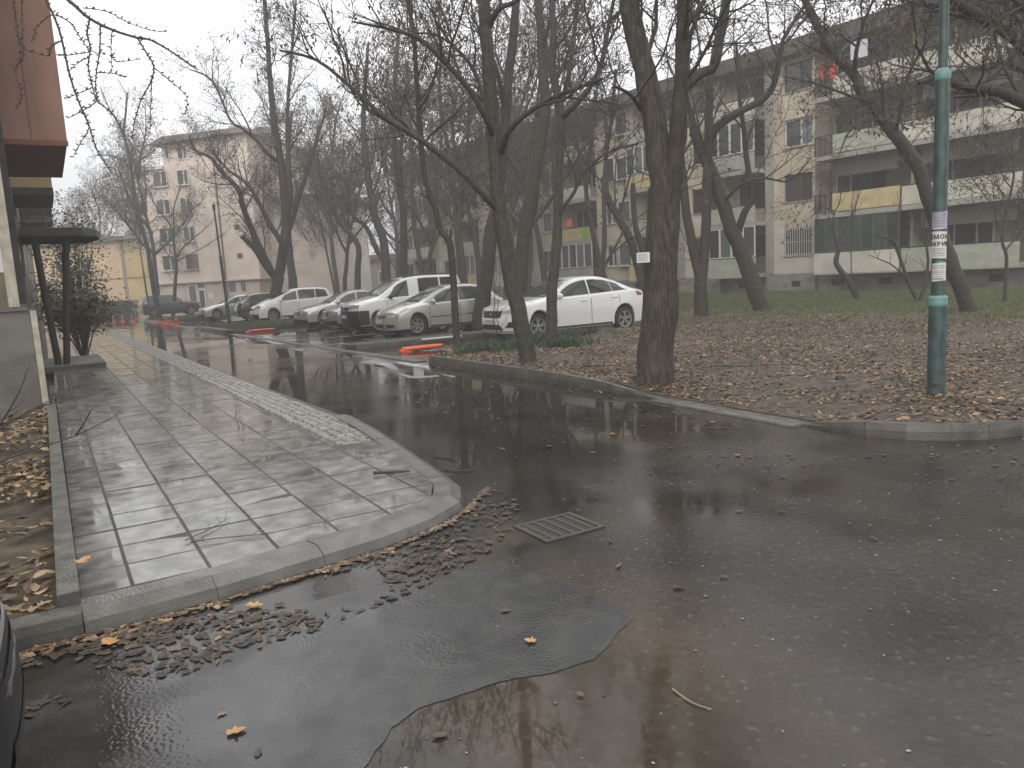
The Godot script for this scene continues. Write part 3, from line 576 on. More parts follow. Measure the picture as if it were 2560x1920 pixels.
func pavement() -> void:
	var road := thing("pavement", "grey square-slab pavement along the left block, wet and shining", "pavement")
	struct(road)
	var inner := []
	for q in inward(corner_line(), 0.235):
		if q.x < 7.0: inner.append(q)
	var area := PackedVector2Array([Vector2(4.36, -0.02)])
	for q in inner:
		if q.x > 4.3 and q.y > 0.1: area.append(q)
	area.append_array(PackedVector2Array([Vector2(7.04, 2.61), Vector2(7.05, 2.22), Vector2(52.0, 2.2), Vector2(52.0, -0.02)]))
	var base := MB.new()
	var bp := PackedVector2Array()
	for q in area:
		var w := W(q.x, q.y)
		bp.append(Vector2(w.x, w.z))
	base.prism(bp, -0.01, 0.0955)
	part("slab_bed", base, m.joint, road)
	var far := MB.new()
	var count := 0
	var row := 0
	var s := 4.0
	while s < 52.0:
		var col := 0
		var t := -0.17
		while t < 2.5:
			var g := 0.008 if s < 16.0 else 0.010
			var sq := PackedVector2Array([Vector2(s + g, t + g), Vector2(s + 0.39 - g, t + g), Vector2(s + 0.39 - g, t + 0.39 - g), Vector2(s + g, t + 0.39 - g)])
			for piece in Geometry2D.intersect_polygons(sq, area):
				var size := 0.0
				for e in piece.size(): size += piece[e].cross(piece[(e + 1) % piece.size()]) * 0.5
				if absf(size) < 0.006: continue
				var y := 0.1 + rng.randf_range(-0.0035, 0.0035)
				var mid := Vector2.ZERO
				for e in piece: mid += e / piece.size()
				var pw := PackedVector2Array()
				var tilt := Vector2(rng.randf_range(-0.007, 0.007), rng.randf_range(-0.007, 0.007))
				for e in piece:
					var w := W(e.x, e.y) - W(mid.x, mid.y)
					pw.append(Vector2(w.x, w.z))
				if count < 300:
					var tb := MB.new()
					tb.prism(pw, -0.03, 0.0, 0.003)
					for e in tb.v.size(): tb.v[e].y += tb.v[e].x * tilt.x + tb.v[e].z * tilt.y
					var o := part("paving_slab", tb, m.tile[(row * 7 + col * 3 + row * row) % 4 if rng.randf() < 0.8 else rng.randi() % 4], road)
					o.position = W(mid.x, mid.y, y)
					count += 1
				else:
					for e in pw.size():
						pw[e] += Vector2(W(mid.x, mid.y).x, W(mid.x, mid.y).z)
					far.prism(pw, 0.08, y, 0.003)
			col += 1
			t += 0.39
		row += 1
		s += 0.39
	stuff(part("far_slabs", far, m.tile[1], road))
	# strip of granite setts between the slabs and the street
	var setts := thing("sett_strip", "band of small pale granite setts edging the pavement", "sett paving")
	struct(setts)
	var bed := MB.new()
	var bl := PackedVector2Array()
	for q in [[7.02, 2.24], [45.0, 2.14], [45.0, 2.78], [20.0, 2.82], [9.0, 2.96], [7.02, 2.74]]:
		var w := W(q[0], q[1])
		bl.append(Vector2(w.x, w.z))
	bed.prism(bl, -0.01, 0.03)
	part("sand_bed", bed, m.joint, setts)
	var kinds := []
	for k in 6:
		var b := MB.new()
		var hx := 0.046 + 0.007 * rng.randf()
		var hz := 0.054 + 0.009 * rng.randf()
		var pts := []
		for lv in [[-0.08, 0.0], [0.0, 0.0], [0.022, -0.016]]:
			for cn in [[-1, 1], [1, 1], [1, -1], [-1, -1]]:
				pts.append(Vector3(cn[0] * (hx + lv[1]) + rng.randf_range(-0.007, 0.007), lv[0] + rng.randf_range(-0.003, 0.003), cn[1] * (hz + lv[1]) + rng.randf_range(-0.007, 0.007)))
		b.hexa(pts.slice(0, 8))
		b.hexa(pts.slice(4, 12))
		b.v[12] = pts[8]; b.v[13] = pts[9]; b.v[14] = pts[10]; b.v[15] = pts[11]
		kinds.append(b.mesh())
	var n := 0
	var far_at := []
	s = 7.12
	while s < 45.0:
		var t0 := lerpf(2.28, 2.18, clampf((s - 7.0) / 38.0, 0, 1))
		for k in 5:
			var t := t0 + 0.122 * k + 0.04
			if s < 7.9 and k > 3: continue
			var y := 0.07 - 0.012 * k + rng.randf_range(-0.006, 0.006)
			var place := Transform3D(Basis(Vector3.UP, TURN + rng.randf_range(-0.09, 0.09)).scaled(Vector3(1, 1, rng.randf_range(0.9, 1.12))), W(s + rng.randf_range(-0.02, 0.02) + (0.06 if k % 2 else 0.0), t + rng.randf_range(-0.01, 0.01), y))
			if n < 300:
				var o := part("sett", kinds[rng.randi() % 6], m.cobble[rng.randi() % 3], setts)
				o.transform = place
				n += 1
			else:
				far_at.append(place)
		s += 0.147
	var mm := MultiMesh.new()
	mm.transform_format = MultiMesh.TRANSFORM_3D
	mm.mesh = kinds[0]
	mm.instance_count = far_at.size()
	for k in far_at.size(): mm.set_instance_transform(k, far_at[k])
	var mi := MultiMeshInstance3D.new()
	mi.name = "far_setts"
	mi.multimesh = mm
	mi.material_override = m.cobble[0]
	setts.add_child(mi, true)
	stuff(mi)

# ---- kerbs --------------------------------------------------------------------------------------------------------
func kerb_run(owner_node: Node3D, line: Array, width: float, tops: Array, bevel: float, mt: Material, stone := 0.95) -> void:
	# line: foot of the kerb as (s, t); the kerb lies on its right hand when width > 0; tops: height at each point
	var lens := [0.0]
	for j in line.size() - 1: lens.append(lens[-1] + line[j].distance_to(line[j + 1]))
	var total: float = lens[-1]
	var cnt := maxi(1, int(round(total / stone)))
	var back := inward(line, width)
	var lip := inward(line, bevel * signf(width))
	var take := func(pts: Array, d: float) -> Vector2:
		for j in lens.size() - 1:
			if d <= lens[j + 1] + 1e-5: return pts[j].lerp(pts[j + 1], clampf((d - lens[j]) / (lens[j + 1] - lens[j]), 0, 1))
		return pts[-1]
	for k in cnt:
		var b := MB.new()
		var steps := 3
		var rise := rng.randf_range(-0.004, 0.004)
		for e in steps + 1:
			var d := total * (k + lerpf(0.0025, 0.9975, float(e) / steps)) / cnt
			var h := 0.0
			for j in lens.size() - 1:
				if d >= lens[j]: h = lerpf(tops[j], tops[j + 1], clampf((d - lens[j]) / (lens[j + 1] - lens[j]), 0, 1))
			h += rise
			var f: Vector2 = take.call(line, d)
			var l: Vector2 = take.call(lip, d)
			var g: Vector2 = take.call(back, d)
			var q := f.lerp(l, 0.25)
			for pt in [W(f.x, f.y, -0.02), W(q.x, q.y, h * 0.55), W(l.x, l.y, h), W(g.x, g.y, h), W(g.x, g.y, -0.02)]: b.v.append(pt)
		var up := width > 0
		for e in steps:
			for r in 4:
				var a := e * 5 + r
				if up: b.i.append_array([a, a + 6, a + 5, a, a + 1, a + 6])
				else: b.i.append_array([a, a + 5, a + 6, a, a + 6, a + 1])
		for a in [0, steps * 5]:
			b.i.append_array([a, a + 1, a + 2, a, a + 2, a + 3, a, a + 3, a + 4])
		part("kerb_stone", b, mt, owner_node)

func kerbs() -> void:
	var k1 := thing("pavement_kerb", "pale bevelled concrete kerb curving round the left pavement corner", "kerb")
	struct(k1)
	kerb_run(k1, corner_line(), 0.225, [0.105, 0.105, 0.105, 0.105, 0.105, 0.104, 0.10, 0.095, 0.09, 0.08, 0.065, 0.05], 0.1, m.kerb, 0.62)
	var k2 := thing("bed_kerb", "raised concrete edging between leaf bed and pavement", "kerb")
	struct(k2)
	kerb_run(k2, [Vector2(4.3, -0.13), Vector2(12.8, -0.15)], -0.11, [0.16, 0.16], 0.01, m.kerb, 1.0)
	var k3 := thing("front_kerb", "short concrete kerb closing the leaf bed towards the crossing", "kerb")
	struct(k3)
	kerb_run(k3, [Vector2(4.12, -4.0), Vector2(4.12, -0.022)], 0.17, [0.107, 0.107], 0.015, m.kerb, 1.0)
	var k4 := thing("park_kerb", "dark wet kerb bordering the tree strip along the street", "kerb")
	struct(k4)
	var pts := []
	var tops := []
	for q in [[3.25, 30.0, 0.14], [3.25, 8.0, 0.14], [3.33, 7.1, 0.14], [3.51, 6.62, 0.14], [3.83, 6.33, 0.14], [4.31, 6.14, 0.13], [4.85, 6.2, 0.03], [7.14, 6.32, 0.03], [8.3, 6.32, 0.13], [9.2, 6.31, 0.155], [13.7, 6.3, 0.155], [13.95, 6.38, 0.15], [14.15, 6.7, 0.14], [14.5, 7.1, 0.13], [15.6, 9.5, 0.12], [15.7, 15.4, 0.12]]:
		pts.append(Vector2(q[0], q[1])); tops.append(q[2])
	kerb_run(k4, pts, -0.13, tops, 0.02, m.kerb_dark, 1.0)
	var k5 := thing("gutter_slabs", "two pale flush gutter slabs at the dropped kerb below the big tree", "gutter")
	struct(k5)
	kerb_run(k5, [Vector2(4.9, 6.05), Vector2(7.1, 6.18)], -0.13, [0.028, 0.028], 0.01, m.kerb, 1.1)
	# flush edge between street and parking bays
	var k6 := thing("bay_edge", "flush concrete edging between the street and the parking bays", "kerb")
	struct(k6)
	kerb_run(k6, [Vector2(14.2, 6.2), Vector2(31.0, 5.9)], -0.28, [0.012, 0.012], 0.005, m.kerb_dark, 1.2)
	kerb_run(k6, [Vector2(39.0, 5.8), Vector2(62.0, 5.5)], -0.28, [0.012, 0.012], 0.005, m.kerb_dark, 1.5)
	# planted islands between the bays
	var isl := [
		["small_island", "small leaf-littered kerbed island beside the beige hatchback", [[18.5, 6.55], [18.7, 6.35], [19.3, 6.4], [19.55, 6.7], [19.75, 15.2], [18.75, 15.2]], false],
		["grass_island", "kerbed grassy island under the big forked tree", [[31.5, 6.2], [32.0, 5.95], [37.4, 5.85], [38.0, 6.2], [41.0, 15.2], [34.5, 15.2], [33.4, 8.4]], true],
		["far_island", "kerbed grass strip beside the far dark off-roader", [[50.5, 5.7], [56.0, 5.5], [60.0, 6.0], [60.0, 10.0], [52.0, 10.0]], true]]
	for a in isl:
		var t := thing(a[0], a[1], "traffic island")
		struct(t)
		var loop := []
		var hh := []
		for q in a[2] + [a[2][0]]:
			loop.append(Vector2(q[0], q[1])); hh.append(0.13)
		kerb_run(t, loop, -0.12, hh, 0.02, m.kerb_dark, 1.3)
		var b := MB.new()
		var poly := PackedVector2Array()
		for q in a[2]:
			var w := W(q[0], q[1])
			poly.append(Vector2(w.x, w.z))
		if Geometry2D.is_polygon_clockwise(poly): poly.reverse()
		poly = Geometry2D.offset_polygon(poly, -0.11)[0]
		b.prism(poly, 0.0, 0.11)
		for q in b.v.size(): b.c.append(Color(0.7, 1.15, 0.5) if a[3] else Color(1, 1, 0.95))
		part("island_soil", b, m.soil, t)

# ---- buildings ----------------------------------------------------------------------------------------------------
func slab(called: String, lo: Vector3, hi: Vector3, mt: Material, parent: Node3D) -> MeshInstance3D:
	var b := MB.new()
	b.box(lo, hi)
	return part(called, b, mt, parent)

func window(parent: Node3D, x0: float, x1: float, y0: float, y1: float, z: float, frame: Material, glass: Array, leaves := 2, bar := 0.07, sill: Material = null) -> MeshInstance3D:
	# a frame whose front lies at depth z, one pane in each leaf
	var b := MB.new()
	b.box(Vector3(x0, y0, z - 0.06), Vector3(x1, y0 + bar, z)); b.box(Vector3(x0, y1 - bar, z - 0.06), Vector3(x1, y1, z))
	var edges := []
	for k in leaves + 1: edges.append(lerpf(x0, x1, [0.0, 0.58, 1.0][k] if leaves == 2 else float(k) / leaves))
	for k in leaves + 1:
		var e: float = edges[k]
		var h := bar * 0.6
		var l := x0 if k == 0 else e - h
		var r := x1 if k == leaves else e + h
		if k == 0: r = x0 + bar
		if k == leaves: l = x1 - bar
		b.box(Vector3(l, y0 + bar, z - 0.06), Vector3(r, y1 - bar, z))
	var w := part("window", b, frame, parent)
	for k in leaves:
		slab("pane", Vector3(edges[k] + bar * 0.6, y0 + bar, z - 0.045), Vector3(edges[k + 1] - bar * 0.6, y1 - bar, z - 0.035), glass[(k + int(absf(x0 * 7 + y0 * 3))) % glass.size()], w)
	if sill: slab("sill", Vector3(x0 - 0.05, y0 - 0.06, z - 0.05), Vector3(x1 + 0.05, y0 - 0.002, z + 0.16), sill, w)
	return w

func apartment_block() -> void:
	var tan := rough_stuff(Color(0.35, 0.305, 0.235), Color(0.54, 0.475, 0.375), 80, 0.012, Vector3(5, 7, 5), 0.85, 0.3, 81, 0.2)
	var grey := rough_stuff(Color(0.22, 0.217, 0.20), Color(0.37, 0.365, 0.34), 82, 0.012, Vector3(4, 8, 4), 0.85, 0.3, 81, 0.2)
	var cream := rough_stuff(Color(0.38, 0.37, 0.32), Color(0.56, 0.55, 0.49), 83, 0.012, Vector3(4, 5, 4), 0.8)
	var plinth := rough_stuff(Color(0.15, 0.147, 0.135), Color(0.27, 0.265, 0.245), 84, 0.015, Vector3(3, 2, 3), 0.85, 0.6, 85, 0.15)
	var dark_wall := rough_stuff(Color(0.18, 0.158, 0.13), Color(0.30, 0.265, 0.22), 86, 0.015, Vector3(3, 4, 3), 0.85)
	var roofm := rough_stuff(Color(0.05, 0.045, 0.04), Color(0.09, 0.08, 0.07), 87, 0.02, Vector3(3, 2, 3), 0.8)
	var white := flat(0.55, 0.55, 0.53, 0.4)
	var brown := flat(0.05, 0.04, 0.034, 0.5)
	var greenish := rough_stuff(Color(0.27, 0.30, 0.245), Color(0.38, 0.41, 0.345), 88, 0.02, Vector3(2, 2, 2), 0.7)
	var yellow := rough_stuff(Color(0.40, 0.33, 0.17), Color(0.52, 0.44, 0.24), 89, 0.02, Vector3(2, 2, 2), 0.6)
	var bottle := flat(0.045, 0.075, 0.06, 0.5)
	var rail := flat(0.035, 0.033, 0.03, 0.5)
	var glass := [flat(0.035, 0.04, 0.045, 0.08), flat(0.05, 0.055, 0.06, 0.08), flat(0.025, 0.025, 0.028, 0.08)]
	var curtain := [flat(0.16, 0.18, 0.19, 0.1), flat(0.06, 0.065, 0.07, 0.08)]
	var gloom := [flat(0.04, 0.036, 0.032, 0.15), flat(0.055, 0.05, 0.046, 0.2)]
	var b := thing("apartment_block", "long four-storey apartment block with balconies behind the trees on the right", "apartment block", Vector3(14.4608, 0.1, -36.2658), deg_to_rad(-54.0))
	var base := 0.92
	var rise := 2.51
	var top := 10.85
	# modules along the facade: left edge, right edge, kind (0 wall, 1 balcony bay)
	var mods := [[8.9, 11.4, 0], [0.0, 8.9, 1], [-2.65, 0.0, 0], [-5.5, -2.65, 1], [-8.3, -5.5, 0], [-11.6, -8.3, 1], [-14.75, -11.6, 0], [-18.4, -14.75, 1], [-21.2, -18.4, 0], [-24.9, -21.2, 1], [-27.7, -24.9, 0], [-31.4, -27.7, 1], [-34.2, -31.4, 0], [-37.9, -34.2, 1], [-40.5, -37.9, 0]]
	slab("rear_wall", Vector3(-40.5, 0, -9.0), Vector3(11.4, top, -1.7), dark_wall, b)
	slab("eaves", Vector3(-40.8, 10.78, -9.5), Vector3(11.7, 11.18, 0.75), roofm, b)
	slab("roof", Vector3(-40.6, 11.184, -9.3), Vector3(11.5, 11.6, 0.2), roofm, b)
	var no := 0
	for md in mods:
		var l: float = md[0]
		var r: float = md[1]
		if md[2] == 0:
			slab("plinth", Vector3(l, -0.4, -1.69), Vector3(r, base, 0.03), plinth, b)
			var vm := lerpf(l, r, 0.62)
			var v := slab("vent", Vector3(vm - 0.23, 0.3, -0.05), Vector3(vm + 0.23, 0.58, 0.035), m.black, b)
			var wl := l + 1.02
			var wr := r - 0.15
			if r - l > 3.0: wl = l + 0.7; wr = l + 1.55
			var wall := MB.new()
			var low := MB.new()
			for part_of in 2:
				var y0: float = base if part_of == 0 else 3.5
				var y1: float = 3.497 if part_of == 0 else top - 0.06
				var tgt: MB = low if part_of == 0 else wall
				tgt.box(Vector3(l, y0, -1.69), Vector3(wl, y1, 0)); tgt.box(Vector3(wr, y0, -1.69), Vector3(r, y1, 0))
			for f in 4:
				var sill_y := base + 0.87 + rise * f
				var head := sill_y + 1.27
				var under := base if f == 0 else base + 0.87 + rise * (f - 1) + 1.27
				(low if f == 0 else wall).box(Vector3(wl, under, -1.69), Vector3(wr, sill_y, 0))
				if f == 3: wall.box(Vector3(wl, head, -1.69), Vector3(wr, top - 0.06, 0))
				var kind := (f + no) % 3
				var wd := window(b, wl, wr, sill_y, head, -0.10, brown if (no == 2 and f == 1) or kind == 2 else white, gloom if no == 2 and f == 1 else curtain if kind == 1 else glass, 2, 0.07, grey)
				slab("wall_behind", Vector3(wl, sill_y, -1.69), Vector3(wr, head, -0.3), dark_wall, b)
				if f == 0 and no == 2:
					var bars := MB.new()
					for k in 12: bars.box(Vector3(lerpf(wl, wr, (k + 0.5) / 12.0) - 0.012, sill_y, -0.03), Vector3(lerpf(wl, wr, (k + 0.5) / 12.0) + 0.012, head, -0.006))
					for h in 3: bars.box(Vector3(wl, lerpf(sill_y, head, h * 0.46 + 0.03), -0.05), Vector3(wr, lerpf(sill_y, head, h * 0.46 + 0.03) + 0.02, -0.032))
					part("window_bars", bars, white, b)
				if r - l > 3.0:
					window(b, l + 1.85, r - 0.25, sill_y, head, 0.07, white, glass, 1, 0.06, grey)
			part("wall", wall, tan, b)
			part("lower_wall", low, cream if no == 2 else tan, b)
			if r - l < 3.0: slab("pilaster", Vector3(l, base + 0.01, 0.002), Vector3(l + 0.45, top - 0.07, 0.06), grey, b)
		else:
			slab("plinth", Vector3(l, -0.4, -1.69), Vector3(r, 0.78, -0.25), plinth, b)
			var nv := maxi(1, int((r - l) / 2.2))
			for k in nv:
				var vx := lerpf(l, r, (k + 0.45) / nv)
				slab("vent", Vector3(vx - 0.3, 0.3, -0.3), Vector3(vx + 0.3, 0.58, -0.244), m.black, b)
			var units := 2 if r - l > 6.0 else 1
			for u in units:
				var ul := lerpf(l, r, float(u) / units)
				var ur := lerpf(l, r, float(u + 1) / units)
				var out := 0.9 if units == 2 or no == 3 else 0.55
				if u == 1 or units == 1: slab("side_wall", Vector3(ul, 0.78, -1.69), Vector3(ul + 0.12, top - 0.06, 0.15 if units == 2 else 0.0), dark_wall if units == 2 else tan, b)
				for f in 4:
					var y := base + rise * f - 0.1
					var bl := ul + (0.5 if units == 2 and u == 0 else 0.02)
					var br := ur - (0.08 if units == 2 else 0.02)
					if units == 1: bl = ul - (0.0 if no != 3 else 0.0)
					slab("balcony_floor", Vector3(bl, y, -1.69), Vector3(br, y + 0.2, out), grey, b)
					var style := (no * 2 + f * 3 + u * 5) % 6
					var panel: Material = [cream, greenish, cream, grey, yellow, cream][style]
					if units == 2: panel = ([cream, yellow, greenish, cream] if u == 0 else [greenish, cream, cream, cream])[f]
					elif no == 3: panel = [greenish, greenish, grey, cream][f]
					elif no == 7: panel = [grey, yellow, cream, cream][f]
					var py := y + 0.2
					var ph := 0.82
					if units == 2 and f > 0 and u == 0:
						var rl := MB.new()
						for k in 8: rl.box(Vector3(bl + 0.02 + k * 0.115, py + 0.002, out - 0.03), Vector3(bl + 0.045 + k * 0.115, py + ph, out - 0.005))
						for k in 7: rl.box(Vector3(bl, py + 0.002, out - 0.12 - k * 0.13), Vector3(bl + 0.02, py + ph, out - 0.10 - k * 0.13))
						rl.box(Vector3(bl, py + ph, out - 1.0), Vector3(bl + 0.035, py + ph + 0.04, out)); rl.box(Vector3(bl + 0.037, py + ph, out - 0.04), Vector3(bl + 0.9, py + ph + 0.04, out))
						part("railing", rl, rail, b)
						slab("parapet", Vector3(bl + 0.9, py + 0.05, out - 0.05), Vector3(br, py + ph, out), panel, b)
					else:
						slab("parapet", Vector3(bl, py - (0.14 if f == 0 else -0.02), out - 0.07), Vector3(br, py + ph - 0.05, out + 0.004), panel, b)
						slab("parapet_side", Vector3(bl, py + 0.004, 0.0), Vector3(bl + 0.06, py + ph - 0.06, out - 0.075), panel, b)
						slab("parapet_rail", Vector3(bl, py + ph - 0.046, out - 0.08), Vector3(br, py + ph, out + 0.012), rail, b)
					# the wall at the back of the bay, with a door and a window
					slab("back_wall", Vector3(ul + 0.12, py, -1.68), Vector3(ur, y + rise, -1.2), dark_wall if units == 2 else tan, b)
					var glazed := (units == 2 and u == 0 and f == 0) or (units == 1 and (no * 3 + f) % 4 == 1) or (no == 3 and f == 2)
					var door := window(b, ul + 0.35, ul + 1.1, py + 0.05, y + 2.25, -1.15, white if f % 2 else brown, gloom if units == 2 else glass, 1, 0.06)
					door.name = "balcony_door"
					window(b, ul + 1.15, minf(ul + 2.7, ur - 0.2), py + 0.75, y + 2.25, -1.15, white if (f + no) % 2 else brown, glass, 2, 0.06)
					if glazed:
						var wide := ur - ul - 0.1
						var cnt := maxi(2, int(wide / 0.62))
						for k in cnt:
							var gx := lerpf(bl, br, float(k) / cnt)
							window(b, gx + 0.004, lerpf(bl, br, float(k + 1) / cnt) - 0.004, py + ph + 0.004, y + rise - 0.004, out - 0.01, bottle if units == 2 else white, [flat(0.05, 0.065, 0.06, 0.1), flat(0.09, 0.105, 0.10, 0.12)] if k % 2 else glass, 1, 0.045)
					elif units == 2 and (f == 1 or (u == 1 and f < 3)):
						# netting and blinds drawn across the open bay
						slab("blind", Vector3(bl + 0.55, py + ph + 0.75, out - 0.5), Vector3(br - 0.3, y + rise - 0.02, out - 0.46), flat(0.09, 0.08, 0.07, 0.8), b)
		no += 1
	tag(slab("red_towel", Vector3(0, 0, 0), Vector3(0.22, 0.62, 0.02), flat(0.62, 0.04, 0.02, 0.8), self), "left red-orange cloth hanging from the top balcony", "laundry")
	var tw: MeshInstance3D = get_node("red_towel")
	var B := b.transform
	tw.transform = B * Transform3D(Basis(), Vector3(0.85, 9.35, 0.96))
	var t2: MeshInstance3D = copy(tw, Vector3.ZERO, 0, "right, lower red-orange cloth hanging from the top balcony")
	t2.transform = B * Transform3D(Basis(), Vector3(1.32, 9.22, 0.96))
	var o1 := slab("orange_towel", Vector3.ZERO, Vector3(0.5, 0.45, 0.02), flat(0.75, 0.12, 0.02, 0.8), self)
	tag(o1, "bright orange cloth hung above the yellow balcony front", "laundry")
	o1.transform = B * Transform3D(Basis(), Vector3(-16.9, 4.45, 0.62))
	var sh := slab("white_sheet", Vector3.ZERO, Vector3(0.75, 0.7, 0.02), flat(0.5, 0.52, 0.6, 0.8), self)
	tag(sh, "bluish white sheet drying on the top balcony behind the branches", "laundry")
	sh.transform = B * Transform3D(Basis(), Vector3(2.25, 9.75, 0.96))
	var gp := slab("green_cloth", Vector3.ZERO, Vector3(0.55, 0.55, 0.02), flat(0.22, 0.42, 0.04, 0.7), self)
	tag(gp, "lime green cloth panel on the yellow balcony front", "cloth")
	gp.transform = B * Transform3D(Basis(), Vector3(-15.55, 3.7, 0.58))

func left_block() -> void:
	var plaster := rough_stuff(Color(0.10, 0.085, 0.066), Color(0.18, 0.155, 0.122), 90, 0.012, Vector3(2.5, 4, 2.5), 0.85, 0.5, 91, 0.2)
	var concrete := rough_stuff(Color(0.085, 0.082, 0.075), Color(0.155, 0.15, 0.138), 92, 0.012, Vector3(2.5, 2, 2.5), 0.75, 0.5, 93, 0.2)
	var pale := rough_stuff(Color(0.28, 0.26, 0.22), Color(0.46, 0.43, 0.37), 94, 0.03, Vector3(1, 2, 1), 0.8, 0.6, 95, 0.1)
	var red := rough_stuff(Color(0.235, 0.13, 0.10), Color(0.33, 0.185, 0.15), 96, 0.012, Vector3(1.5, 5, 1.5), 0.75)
	var sand := rough_stuff(Color(0.48, 0.36, 0.19), Color(0.56, 0.43, 0.25), 97, 0.01, Vector3(4, 4, 4), 0.8)
	var slate := rough_stuff(Color(0.05, 0.05, 0.05), Color(0.09, 0.09, 0.088), 98, 0.02, Vector3(2, 2, 2), 0.7)
	var b := thing("left_apartment_block", "plastered apartment block with a red projecting bay along the left pavement", "apartment block", Vector3.ZERO, TURN)
	# local axes: x = t, z = -s
	slab("plinth", Vector3(-9, -0.1, -60), Vector3(-0.2, 1.5, -12.9), concrete, b)
	slab("plinth_edge", Vector3(-0.197, -0.05, -13.05), Vector3(-0.12, 1.497, -12.88), pale, b)
	slab("wall", Vector3(-9, 1.503, -59.9), Vector3(-0.34, 12.5, -13.0), plaster, b)
	slab("corner_strip", Vector3(-0.44, 1.56, -13.12), Vector3(-0.31, 12.4, -12.96), pale, b)
	slab("ledge", Vector3(-9, 1.503, -13.0), Vector3(-0.22, 1.55, -12.86), concrete, b)
	slab("wall_sheet", Vector3(-0.62, 2.05, -12.997), Vector3(-0.42, 2.4, -12.985), m.paper, b)
	var red_bay := slab("projecting_bay", Vector3(-0.338, 4.1, -18.2), Vector3(0.6, 12.3, -14.3), red, b)
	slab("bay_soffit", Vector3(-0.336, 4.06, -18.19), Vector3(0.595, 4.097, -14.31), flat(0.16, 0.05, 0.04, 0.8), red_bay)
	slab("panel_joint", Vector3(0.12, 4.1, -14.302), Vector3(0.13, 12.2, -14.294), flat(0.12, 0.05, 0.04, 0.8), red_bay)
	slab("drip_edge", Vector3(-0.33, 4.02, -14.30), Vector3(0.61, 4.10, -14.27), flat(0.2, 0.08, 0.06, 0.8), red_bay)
	slab("downpipe", Vector3(-0.337, 1.6, -13.9), Vector3(-0.24, 12.0, -13.78), slate, b)
	var bay2 := slab("projecting_bay", Vector3(-0.338, 4.16, -23.4), Vector3(0.45, 6.9, -20.6), sand, b)
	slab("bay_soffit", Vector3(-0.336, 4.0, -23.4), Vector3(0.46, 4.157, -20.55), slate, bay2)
	for k in 2:
		var z0 := -27.5 - 4.6 * k
		slab("balcony_floor", Vector3(-0.338, 4.0, z0 - 3.2), Vector3(0.5, 4.2, z0), concrete, b)
		slab("parapet", Vector3(0.40, 4.204, z0 - 3.2), Vector3(0.5, 5.1, z0), [slate, sand][k], b)
		slab("parapet_side", Vector3(-0.336, 4.204, z0 - 0.08), Vector3(0.397, 5.1, z0), [slate, sand][k], b)
	# windows along the pavement front
	var white := flat(0.5, 0.5, 0.48, 0.45)
	for k in 5:
		var wz := -16.0 - 5.5 * k
		var w := slab("window", Vector3(-0.339, 2.3, wz - 1.4), Vector3(-0.30, 3.6, wz), white, b)
		slab("pane", Vector3(-0.299, 2.38, wz - 1.32), Vector3(-0.29, 3.52, wz - 0.08), flat(0.04, 0.045, 0.05, 0.1), w)
	# entrance canopy on two posts, above its low step
	var cp := MB.new()
	var poly := PackedVector2Array([Vector2(-0.30, -22.4), Vector2(-0.30, -19.6), Vector2(0.9, -19.6), Vector2(1.18, -20.1), Vector2(1.30, -20.9), Vector2(1.1, -22.4)])
	cp.prism(poly, 3.02, 3.2, 0.01)
	part("canopy", cp, slate, b)
	var steel := flat(0.022, 0.023, 0.025, 0.5)
	for ps in [[Vector3(0.26, 0.2, -20.0), Vector3(0.57, 3.03, -20.05)], [Vector3(0.1, 0.2, -20.1), Vector3(-0.04, 3.03, -20.05)]]:
		var pb := MB.new()
		pb.tube(PackedVector3Array([ps[0], ps[0].lerp(ps[1], 0.5), ps[1]]), PackedFloat32Array([0.075, 0.075, 0.075]), 10)
		part("canopy_post", pb, steel, b)
	slab("entrance_step", Vector3(-0.19, 0.08, -22.6), Vector3(1.02, 0.2, -19.5), concrete, b)

